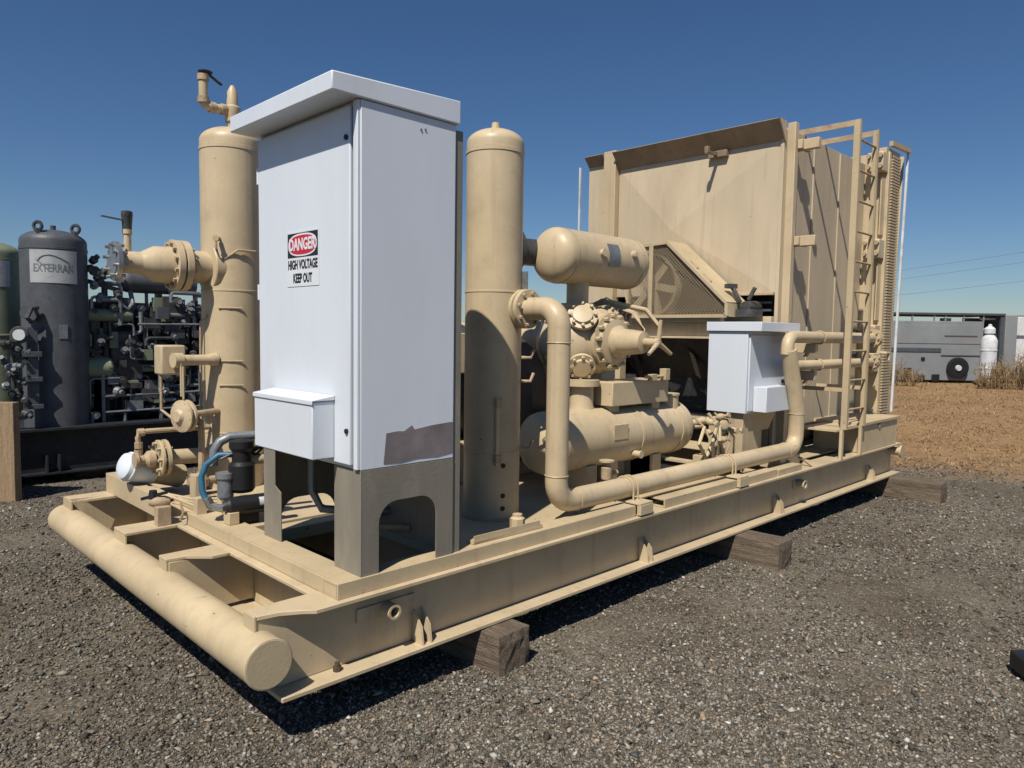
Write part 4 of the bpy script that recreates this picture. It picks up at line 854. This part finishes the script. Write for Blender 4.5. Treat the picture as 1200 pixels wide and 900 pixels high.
for k in range(5): build('hose', G().tube([(.42+.03*k, 1.43, 1.0+.01*k), (.50+.04*k, 1.40, 1.04-.01*k), (.70, 1.36, 1.07+.012*k)], .008, 6), 'black', pu)
build('valve_block', G().box(.40, .46, 1.28, 1.36, .64, .71), 'tan_dusty', pu, bevel=.004)
sv = thing('ball_valve', (.24, 1.9, .6), 'small black handled valve on the second stub beam', 'valve')
build('valve_body', G().box(.19, .27, 1.80, 1.86, ZT, .68).lathe((.23, 1.88, .70), (-.9, .4, 0), [(-.06, .02), (-.03, .035), (.03, .035), (.06, .02)], 12), 'tan_rust', sv, bevel=.003)
build('handle', G().obox((.15, 1.95, .715), (.26, 1.84, .76), .02, .018).lathe((.2, 1.9, .72), (0, 0, 1), [(0, .03), (.05, .022)], 10), 'black', sv)
build('drain_hook', G().tube([(.28, 1.80, .70), (.30, 1.74, .70), (.31, 1.72, .65), (.30, 1.74, .60)], .008, 8), 'tan_rust', sv)
tb = thing('tubing_run', (.6, 1.8, .66), 'parallel thin tan tubes crossing the deck in front of the left vessel', 'tubing')
for k in range(3): build('tube', G().tube([(.30+.02*k, 2.05+.03*k, .70), (.32, 1.98+.05*k, .705), (.40+.3*k*.1, 1.78+.09*k, .665), (.85, 1.55+.09*k, .66)], .009, 8), 'tan_dusty', tb)
build('tube_bracket', G().box(.50, .57, 2.02, 2.12, .64, .80), 'tan', tb, bevel=.003)
for k in range(3): build('bracket', G().box(.36+.12*k, .42+.12*k, 1.64-.06*k, 1.70-.06*k, ZC-.02, ZC+.10), 'tan', tb, bevel=.003)

# ------------------------------------------------------------------ BACKGROUND SKID AT LEFT
bs = thing('background_skid', (1.5, 7.2, 0), 'black steel skid carrying the dark engine set behind, at the left', 'steel skid')
g = G().box(-1.6, 4.6, 6.55, 6.80, .60, .625).box(-1.6, 4.6, 6.55, 6.80, .11, .13).box(-1.6, 4.6, 6.67, 6.69, .131, .599)
build('side_beam', g, 'skid_black', bs)
build('side_beam', G().box(-1.6, 4.6, 8.75, 8.9, .11, .625), 'skid_black', bs)
for x in (.64, .76, 2.6): build('stiffener', G().box(x, x+.015, 6.57, 6.669, .131, .32), 'skid_black', bs)
build('deck_plate', G().box(-1.6, 4.6, 6.81, 8.74, .58, .61), 'skid_black', bs)
for x in (1.0, -1.2, 3.3): build('skid_foot', G().box(x, x+.3, 6.75, 8.9, -.01, .108), 'wooddark', bs)
def bgtank(cx, cy, R, z0, z1, m, label, name='storage_tank'):
    t = thing(name, (cx, cy, z0), label, 'pressure vessel', 'vertical vessels on the background skid'); rise = R*.42
    prof = [(z0, R), (z1-rise-.10, R), (z1-rise-.098, R+.006), (z1-rise-.07, R+.006), (z1-rise-.068, R)]+[(z1-rise+h, q) for h, q in head_profile(R, 0, rise, 8)]
    build('shell', G().lathe((cx, cy, 0), (0, 0, 1), prof, 44), m, t, angle=25); return t
t = bgtank(.86, 7.0, .335, .61, 2.86, 'charcoal', 'charcoal grey vertical vessel with silver placard on the background skid')
for a in (-2.25, -.75): 
    px, py = .86+.27*math.cos(a-.1), 7.0+.27*math.sin(a-.1)
    build('lifting_lug', G().ring((px, py, 2.87), (.7, .7, 0), .045, .02, 16, 6).box(px-.02, px+.02, py-.03, py+.03, 2.72, 2.84), 'dark', t)
build('top_boss', G().cyl((.86, 7.0, 2.85), (.86, 7.0, 2.91), .03, n=10), 'dark', t)
# curved placard with lettering: faces the camera side of the shell
va = math.atan2(CAM.y-7.0, CAM.x-.86)-.02
def shellpt(a, z, R=.340): return (.86+R*math.cos(a), 7.0+R*math.sin(a), z)
g = G(); n = 14
for k in range(n+1):
    a = va+(-.72+1.44*k/n)
    g.v += [shellpt(a, 2.24), shellpt(a, 2.605), shellpt(a, 2.605, .336), shellpt(a, 2.24, .336)]
for k in range(n):
    o_ = 4*k
    for f in ((0, 4, 5, 1), (1, 5, 6, 2), (2, 6, 7, 3), (3, 7, 4, 0)): g.face([o_+i for i in f])
pl = build('placard', g, 'silver', t)
def curved_text(body, size, zc, sx, m, parent, R=.3415, a0=0., bold=0.):
    c = bpy.data.curves.new('t', 'FONT'); c.body = body; c.size = size; c.align_x = 'CENTER'; c.align_y = 'CENTER'; c.offset = bold; c.resolution_u = 3; c.extrude = .0005
    ob = bpy.data.objects.new('t', c); COL.objects.link(ob); bpy.context.view_layer.update(); me = bpy.data.meshes.new_from_object(ob); bpy.data.objects.remove(ob)
    for v in me.vertices:
        a = va+a0+v.co.x*sx/R; p = shellpt(a, zc+v.co.y, R+v.co.z); v.co = V(p)-worldpos(parent)
    me.materials.clear(); me.materials.append(M[m]); o = bpy.data.objects.new('lettering', me); COL.objects.link(o); o.parent = parent; return o
curved_text('EXTERRAN', .125, 2.40, .66, 'steelgrey', pl, bold=.002)
g = G()
sw = [(-.46+.9*k/12, 2.475+.075*math.sin(PI*(k/12)**.7)) for k in range(13)]
g.tube([shellpt(va+a, z, .342) for a, z in sw], .006, 6); g.tube([shellpt(va-.5+.11*k, 2.50-.035*k, .342) for k in range(4)], .006, 6)
build('swoosh', g, 'steelgrey', pl)
build('small_plate', G().prism([shellpt(va+.1, 1.62), shellpt(va+.36, 1.62), shellpt(va+.36, 1.78), shellpt(va+.1, 1.78)], (.0, -.004, 0)), 'steelgrey', t)
build('gauge_column', G().box(.50, .60, 6.62, 6.70, .9, 1.75).box(.47, .63, 6.58, 6.72, 1.42, 1.48).box(.47, .63, 6.58, 6.72, 1.15, 1.2).box(.47, .63, 6.58, 6.72, .85, .9), 'charcoal', t, bevel=.004)
build('gauge_neck', G().lathe((.58, 6.78, 1.9), (-.5, -.85, 0), [(-.08, .07), (.06, .07), (.06, .09), (.08, .09)], 16), 'charcoal', t)
for z in (1.52, 1.9): build('gauge_pipe', G().tube([(.55, 6.66, z-.1), (.5, 6.6, z-.05), (.55, 6.62, z+.05), (.62, 6.7, z+.06)], .025, 8), 'dark', t)
t = bgtank(.40, 8.1, .36, .61, 2.78, 'green', 'olive green vertical vessel cut off by the left edge of the picture')
g = G()
va2 = math.atan2(CAM.y-8.1, CAM.x-.40)
for k in range(9):
    a = va2-.15+.8*k/8; g.v += [(.40+.365*math.cos(a), 8.1+.365*math.sin(a), z) for z in (2.22, 2.55)]
for k in range(8): g.face([2*k, 2*k+2, 2*k+3, 2*k+1])
build('placard', g, 'silver', t)
build('weld_seam', G().lathe((.40, 8.1, 1.62), (0, 0, 1), [(0, .362), (.01, .368), (.03, .368), (.04, .362)], 40, False), 'green', t)
# engine set
en = thing('engine', (2.3, 7.6, .6), 'dark dense engine and compressor machinery on the background skid', 'engine')
build('engine_block', G().box(1.55, 3.7, 7.35, 8.3, .61, 1.55).box(1.7, 3.6, 7.5, 8.2, 1.55, 1.85), 'charcoal', en, bevel=.03)
for k in range(6):
    x = 1.75+k*.31
    h = build('cylinder_cover', G().lathe((x, 7.42, 1.62), (0, -.75, .65), [(0, .13), (.12, .13), (.12, .15), (.16, .15), (.17, .08)], 16), 'dark', en)
    build('exhaust_stub', G().tube([(x, 7.5, 1.75), (x, 7.42, 1.92), (x+.05, 7.5, 2.02)], .045, 10), 'dark', en)
for k in range(8):
    for j in range(2):
        build('inspection_cover', G().lathe((1.30+k*.2, 7.28, .78+j*.22), (0, -1, 0), [(0, .075), (.05, .075), (.055, .05), (.075, .02)], 12), 'dark', en)
build('flywheel', G().lathe((1.95, 7.1, 1.28), (-.5, -1, 0), [(0, .30), (.05, .32), (.06, .32), (.07, .26), (.03, .25)], 36, False).ring((1.95, 7.06, 1.28), (-.5, -1, 0), .31, .018, 36, 6), 'dark', en)
build('gear_cover', G().box(1.42, 1.75, 6.95, 7.3, 1.0, 1.72), 'dark', en, bevel=.04)
build('radiator_box', G().box(2.75, 3.15, 6.85, 7.25, 1.42, 1.86), 'steelgrey', en, bevel=.01)
build('intake_manifold', G().tube([(1.3, 7.15, 1.83), (1.8, 7.15, 1.92), (2.6, 7.2, 1.9), (3.4, 7.2, 1.9)], .07, 12), 'dark', en)
rg = random.Random(12)
build('upper_manifold', G().box(1.35, 3.5, 7.45, 8.1, 1.86, 2.08).box(1.25, 1.9, 7.2, 7.44, 1.0, 1.9), 'dark', en, bevel=.04)
for k in range(420):
    x = rg.uniform(1.15, 3.4); z = rg.uniform(.72, 2.08); y = 6.85+rg.random()*.35; ty = rg.random()
    if ty < .36:
        lx, lz, q0 = rg.uniform(.08, .38)*rg.choice((-1, 1)), rg.uniform(.08, .34)*rg.choice((-1, 1)), V((x, y, z)); ax_ = rg.random() < .5
        e1 = V((lx, 0, 0)) if ax_ else V((0, 0, lz)); e2 = V((0, 0, lz)) if ax_ else V((lx, 0, 0)); t1, t2 = e1.normalized()*.04, e2.normalized()*.04
        build('pipe', G().tube([q0, q0+e1-t1, q0+e1-t1*.3+t2*.3, q0+e1+t2, q0+e1+e2], rg.uniform(.010, .028), 8), rg.choice(['dark', 'steelgrey', 'steelgrey', 'dark', 'steel']), en)
    elif ty < .7:
        build('fitting', G().lathe((x, y, z), (rg.uniform(-.5, .5), -1, rg.uniform(-.4, .9)), [(0, rg.uniform(.025, .06)), (.06, .05), (.06, .03), (.10, .03)], 10), rg.choice(['dark', 'steelgrey', 'charcoal']), en)
    else:
        w, h = rg.uniform(.03, .10), rg.uniform(.03, .10)
        build('bracket', G().box(x-w, x+w, y-.04, y+.04, z-h, z+h), rg.choice(['dark', 'steelgrey', 'charcoal', 'green', 'dark']), en)
for x0_, x1_, z in ((1.30, 2.9, .93), (1.7, 3.2, 1.80), (1.3, 3.3, .74)):
    build('long_pipe', G().tube([(x0_, 6.84, z), (x1_, 6.84, z+.02)], .014, 8), 'steelgrey', en)
for x in (1.30, 1.95, 2.45): build('support_post', G().obox((x, 6.86, .61), (x, 6.86, 1.35), .035, .035, up=(1, 0, 0)), 'steelgrey', en)
hc = thing('horizontal_scrubber', (1.8, 7.4, 2.35), 'dark grey horizontal drum above the background engine', 'pressure vessel')
prof = [(.17-a, b) for a, b in reversed(head_profile(.14, 0, .15, 6))]+[(.95, .14)]
build('drum', G().lathe((1.52, 7.1, 2.33), (1, 0, 0), prof, 28), 'charcoal', hc)
build('drum_pipe', G().tube([(1.68, 7.05, 2.22), (1.68, 6.95, 2.05), (1.60, 6.9, 1.98), (1.52, 6.9, 2.05), (1.50, 6.95, 2.2)], .028, 10), 'steelgrey', hc)
build('drum_strut', G().box(2.0, 2.06, 7.05, 7.15, 1.85, 2.2), 'dark', hc)
for z, R_, x1_, x0_ in ((1.90, .075, 1.66, 1.08), (1.27, .13, 1.42, 1.08)):
    g_ = thing('green_cooler_tube', (1.4, 7.5, z), ('upper' if z > 1.5 else 'lower')+' pale olive horizontal drum beside the charcoal vessel', 'drum')
    build('drum', G().lathe((x0_, 6.95, z), (1, 0, 0), [(0, R_*.8), (.03, R_), (x1_-x0_-.03, R_), (x1_-x0_, R_*.8)], 24), 'green', g_)
    build('cradle', G().box(x0_+.15, x0_+.22, 6.92, 6.98, .61, z-R_+.02), 'dark', g_)
bp_ = thing('valve_tree', (1.3, 6.9, 2.3), 'dark valve assembly sticking out to the right of the charcoal vessel', 'valve')
for k in range(14):
    x = 1.22+rg.random()*.30; z = 2.12+rg.random()*.42
    build('fitting', G().lathe((x, 6.95, z), (rg.uniform(-1, 1), -1, rg.uniform(-1, 1)), [(0, .04), (.06, .05), (.08, .03), (.12, .03)], 10), rg.choice(['dark', 'charcoal', 'steelgrey']), bp_)
build('riser', G().cyl((1.38, 7.0, .61), (1.38, 7.0, 2.3), .035, n=10).obox((1.2, 7.0, 2.3), (1.55, 6.95, 2.2), .05, .05), 'dark', bp_)
vl = thing('valve_tree', (.45, 6.7, 1.2), 'dark valves and round gauge between the two background vessels', 'valve')
for k in range(22):
    x = .22+rg.random()*.26; z = .70+rg.random()*1.0
    build('fitting', G().lathe((x, 6.62+rg.random()*.1, z), (rg.uniform(-1, 1), -1, rg.uniform(-1, 1)), [(0, .035), (.06, .04), (.07, .025), (.11, .025)], 9), rg.choice(['dark', 'charcoal', 'steelgrey', 'dark']), vl)
build('gauge', G().lathe((.43, 6.6, 1.66), (-.5, -.85, 0), [(0, .06), (.03, .06)], 18), 'white2', vl)
build('gauge_ring', G().ring((.43, 6.62, 1.66), (-.5, -.85, 0), .075, .02, 20, 6), 'dark', vl)
build('riser', G().cyl((.38, 6.7, .61), (.38, 6.7, 1.66), .025, n=8), 'dark', vl)

bx_ = np.linspace(-30, 16, 60); by_ = np.linspace(20, 34, 16); BX_, BY_ = np.meshgrid(bx_, by_, indexing='ij')
BZ_ = np.sin(np.clip((BY_-20)/14, 0, 1)*PI)**.7*2.2*np.clip((16-BX_)/8, 0, 1)*(1+.12*fbm(BX_, BY_, .4, 4))-.05
I2 = np.arange(BX_.size).reshape(BX_.shape); q2 = np.stack([I2[:-1, :-1], I2[1:, :-1], I2[1:, 1:], I2[:-1, 1:]], -1).reshape(-1, 4)
tag(np_mesh('earth_bank', np.stack([BX_, BY_, BZ_], -1).reshape(-1, 3), q2, bpy.data.materials['gravel_and_dry_soil'], True), 'low bare earth bank far behind the background skid', kind='structure')

# timber sheet standing at the left edge
pw = G().prism([(.20, 5.80, -.02), (-.55, 6.55, -.02), (-.55, 6.55, 1.0), (.20, 5.80, 1.0)], (.07, .07, 0))
tag(build('timber_post', pw, 'woodpale', None, bevel=.006, org=(-.1, 6.1, 0)), 'thick weathered upright board at the left edge of the picture', 'timber')

# ------------------------------------------------------------------ BACKGROUND RIGHT
D0 = V((33.0, 5.9, 0)); rr = V((.7094, -.7048, 0)); dd = V((.7048, .7094, 0))   # across / away
gb = thing('grey_trailer', (33, 6.3, 0), 'long grey metal trailer body with dark vents behind the dry field', 'trailer')
def tb_(name, u0, u1, v0, v1, z0, z1, m, par, bevel=.02):
    a = V((31.4, 6.6, 0)); pts = [a+rr*u+dd*v for u, v in ((u0, v0), (u1, v0), (u1, v1), (u0, v1))]
    return build(name, G().prism([(p.x, p.y, z0) for p in pts], (0, 0, z1-z0)), m, par, bevel=bevel)
tb_('body', -1.6, 2.55, 0, 2.4, .1, 2.52, 'grey', gb)
tb_('roof_rail', -1.6, 3.4, -.04, 2.4, 2.76, 2.86, 'greydark', gb)
tb_('vent_strip', -1.5, .85, -.03, -.005, 1.25, 1.42, 'greydark', gb)
tb_('seam', .85, 2.5, -.03, -.005, 1.10, 1.15, 'greydark', gb)
tb_('slot', .95, 2.3, -.03, -.005, 1.88, 1.95, 'greydark', gb)
tb_('upper_panel', -1.0, 2.45, -.02, -.004, 1.60, 2.35, 'grey', gb)
for u in (-1.5, -.4, .5, .95, 1.7, 2.5): tb_('rail_post', u, u+.05, 0, .05, 2.525, 2.755, 'grey', gb, 0)
tb_('roof_box', 1.2, 1.5, .5, .8, 2.525, 2.66, 'white2', gb, 0)
a = V((31.4, 6.6, 0))+rr*1.5
w = build('wheel', G().lathe((a.x-.02, a.y-.02, .62), tuple(-dd), [(0, .38), (.04, .43), (.14, .43), (.16, .36), (.13, .18)], 28), 'black', gb)
build('wheel_hub', G().lathe((a.x-.1, a.y-.1, .62), tuple(-dd), [(0, .13), (.08, .11)], 16), 'white2', w)
for u, s_ in ((-1.2, .30), (-.65, .55), (-.1, .28), (.5, .3)):
    tb_('undergear', u, u+.3, -.1, -.02, .05, .05+s_, 'black', gb)
tb_('port', .05, .2, -.03, -.005, .90, 1.04, 'black', gb, 0)
wf = thing('crate_frame', (35, 4, 0), 'pale grey slatted steel cage standing right of the white cylinder', 'cage')
for k in range(6):
    z = .5+k*.42; tb_('slat', 2.56, 3.22, .3, .36, z, z+.08, 'white2', wf, 0)
tb_('post', 3.22, 3.34, 0, .1, .1, 2.85, 'greydark', wf, 0)
tb_('side_panel', 3.36, 3.85, -.1, 1.6, .2, 2.80, 'grey', wf); tb_('side_panel', 4.05, 5.2, .6, 1.2, .3, 2.75, 'white2', wf)
tb_('back_panel', 2.56, 3.3, 1.4, 1.5, .1, 2.7, 'grey', wf)
tb_('rail', 3.36, 4.5, 0, .06, 2.74, 2.80, 'grey', wf, 0)
c0 = V((31.4, 6.6, 0))+rr*1.75-dd*1.6
wt = thing('white_cylinder', (c0.x, c0.y, 0), 'white upright tank with round cap in front of the grey trailer', 'tank')
build('tank_shell', G().lathe((c0.x, c0.y, .05), (0, 0, 1), [(0, .30), (.04, .30), (.05, .29), (.6, .28), (.61, .295), (.66, .295), (.67, .28), (1.3, .275), (1.31, .29), (1.35, .29), (1.36, .275), (1.7, .28), (1.84, .22), (1.95, .13), (2.0, .12)], 28), 'white2', wt)
build('tank_cap', G().lathe((c0.x, c0.y, 2.0), (0, 0, 1), [(0, .12), (.03, .19), (.2, .19), (.27, .13), (.30, .07), (.38, .06), (.39, .02)], 24), 'white2', wt)
# weeds
def bush(cx, cy, w, h, n, label, seed):
    rg = random.Random(seed); g = G()
    for k in range(n):
        x = cx+rg.gauss(0, w*.35); y = cy+rg.gauss(0, w*.35); a = rg.uniform(0, 6.28); l = h*rg.uniform(.4, 1.05); t = rg.uniform(0, .5)
        tip = (x+l*t*math.cos(a), y+l*t*math.sin(a), l*math.sqrt(1-t*t*.8))
        mid = ((x+tip[0])/2+rg.uniform(-.05, .05), (y+tip[1])/2, tip[2]*.55)
        g.tube([(x, y, -.02), mid, tip], .008, 3)
        for j in range(4):
            f = rg.uniform(.3, 1); p = V((x, y, 0)).lerp(V(tip), f); q_ = p+V((rg.uniform(-.14, .14), rg.uniform(-.14, .14), rg.uniform(.02, .16))); g.tube([p, q_], .007, 3)
            g.v += [tuple(q_), tuple(q_+V((.03, .02, .02))), tuple(q_+V((0, .03, .04)))]; o = len(g.v); g.face([o-3, o-2, o-1])
    o = build('dry_weed', g, 'weed', None, smooth=False, org=(cx, cy, 0)); return tag(o, label, 'weed', 'dry weeds at the field edge')
c1 = V((31.4, 6.6, 0))
for u, v_, w_, h_, n_, lab in ((1.1, -3.2, .7, 1.0, 150, 'tall dry brown weed clump right of the white tank'), (1.75, -3.6, .7, 1.3, 150, 'dry weed clump at the right edge of the picture'), (-2.3, -2.2, .5, .95, 60, 'sparse dry weed in front of the left end of the grey trailer'), (-1.65, -2.4, .4, .7, 45, 'low dry weed below the trailer vents'), (.45, -3.4, .35, .45, 40, 'low tangle of dry weed at the foot of the white tank')):
    p = c1+rr*u+dd*v_; bush(p.x, p.y, w_, h_, n_, lab, int(u*10)+50)
# overhead cables
def cable(p0, p1, sag, label):
    p0, p1 = V(p0), V(p1); pts = []
    for k in range(25):
        t = k/24; p = p0.lerp(p1, t); p.z -= sag*4*t*(1-t); pts.append(p)
    tag(build('power_line', G().tube(pts, .026, 5), 'cable', None, org=tuple(p0)), label, 'cable', 'overhead power lines')
cc = V((CAM.x, CAM.y, 0))
cable((150, 95, 11.0), (130, -30, 22), 1.5, 'highest of the faint overhead cables at right')
cable((150, 95, 9.4), (130, -30, 20.4), 1.5, 'middle one of the faint overhead cables at right')
cable((150, 95, 7.0), (130, -30, 17.0), 1.5, 'lowest of the faint overhead cables at right')
# by the right edge: black lump in place of a cast shadow
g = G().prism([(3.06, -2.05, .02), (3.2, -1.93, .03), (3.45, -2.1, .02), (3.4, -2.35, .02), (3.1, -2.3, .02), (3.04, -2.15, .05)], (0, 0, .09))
tag(build('shadow_lump', g, 'black', None, bevel=.01, org=(3.2, -2.1, 0)), 'black lump standing in for a shadow on the gravel at the right edge', 'shadow_standin')
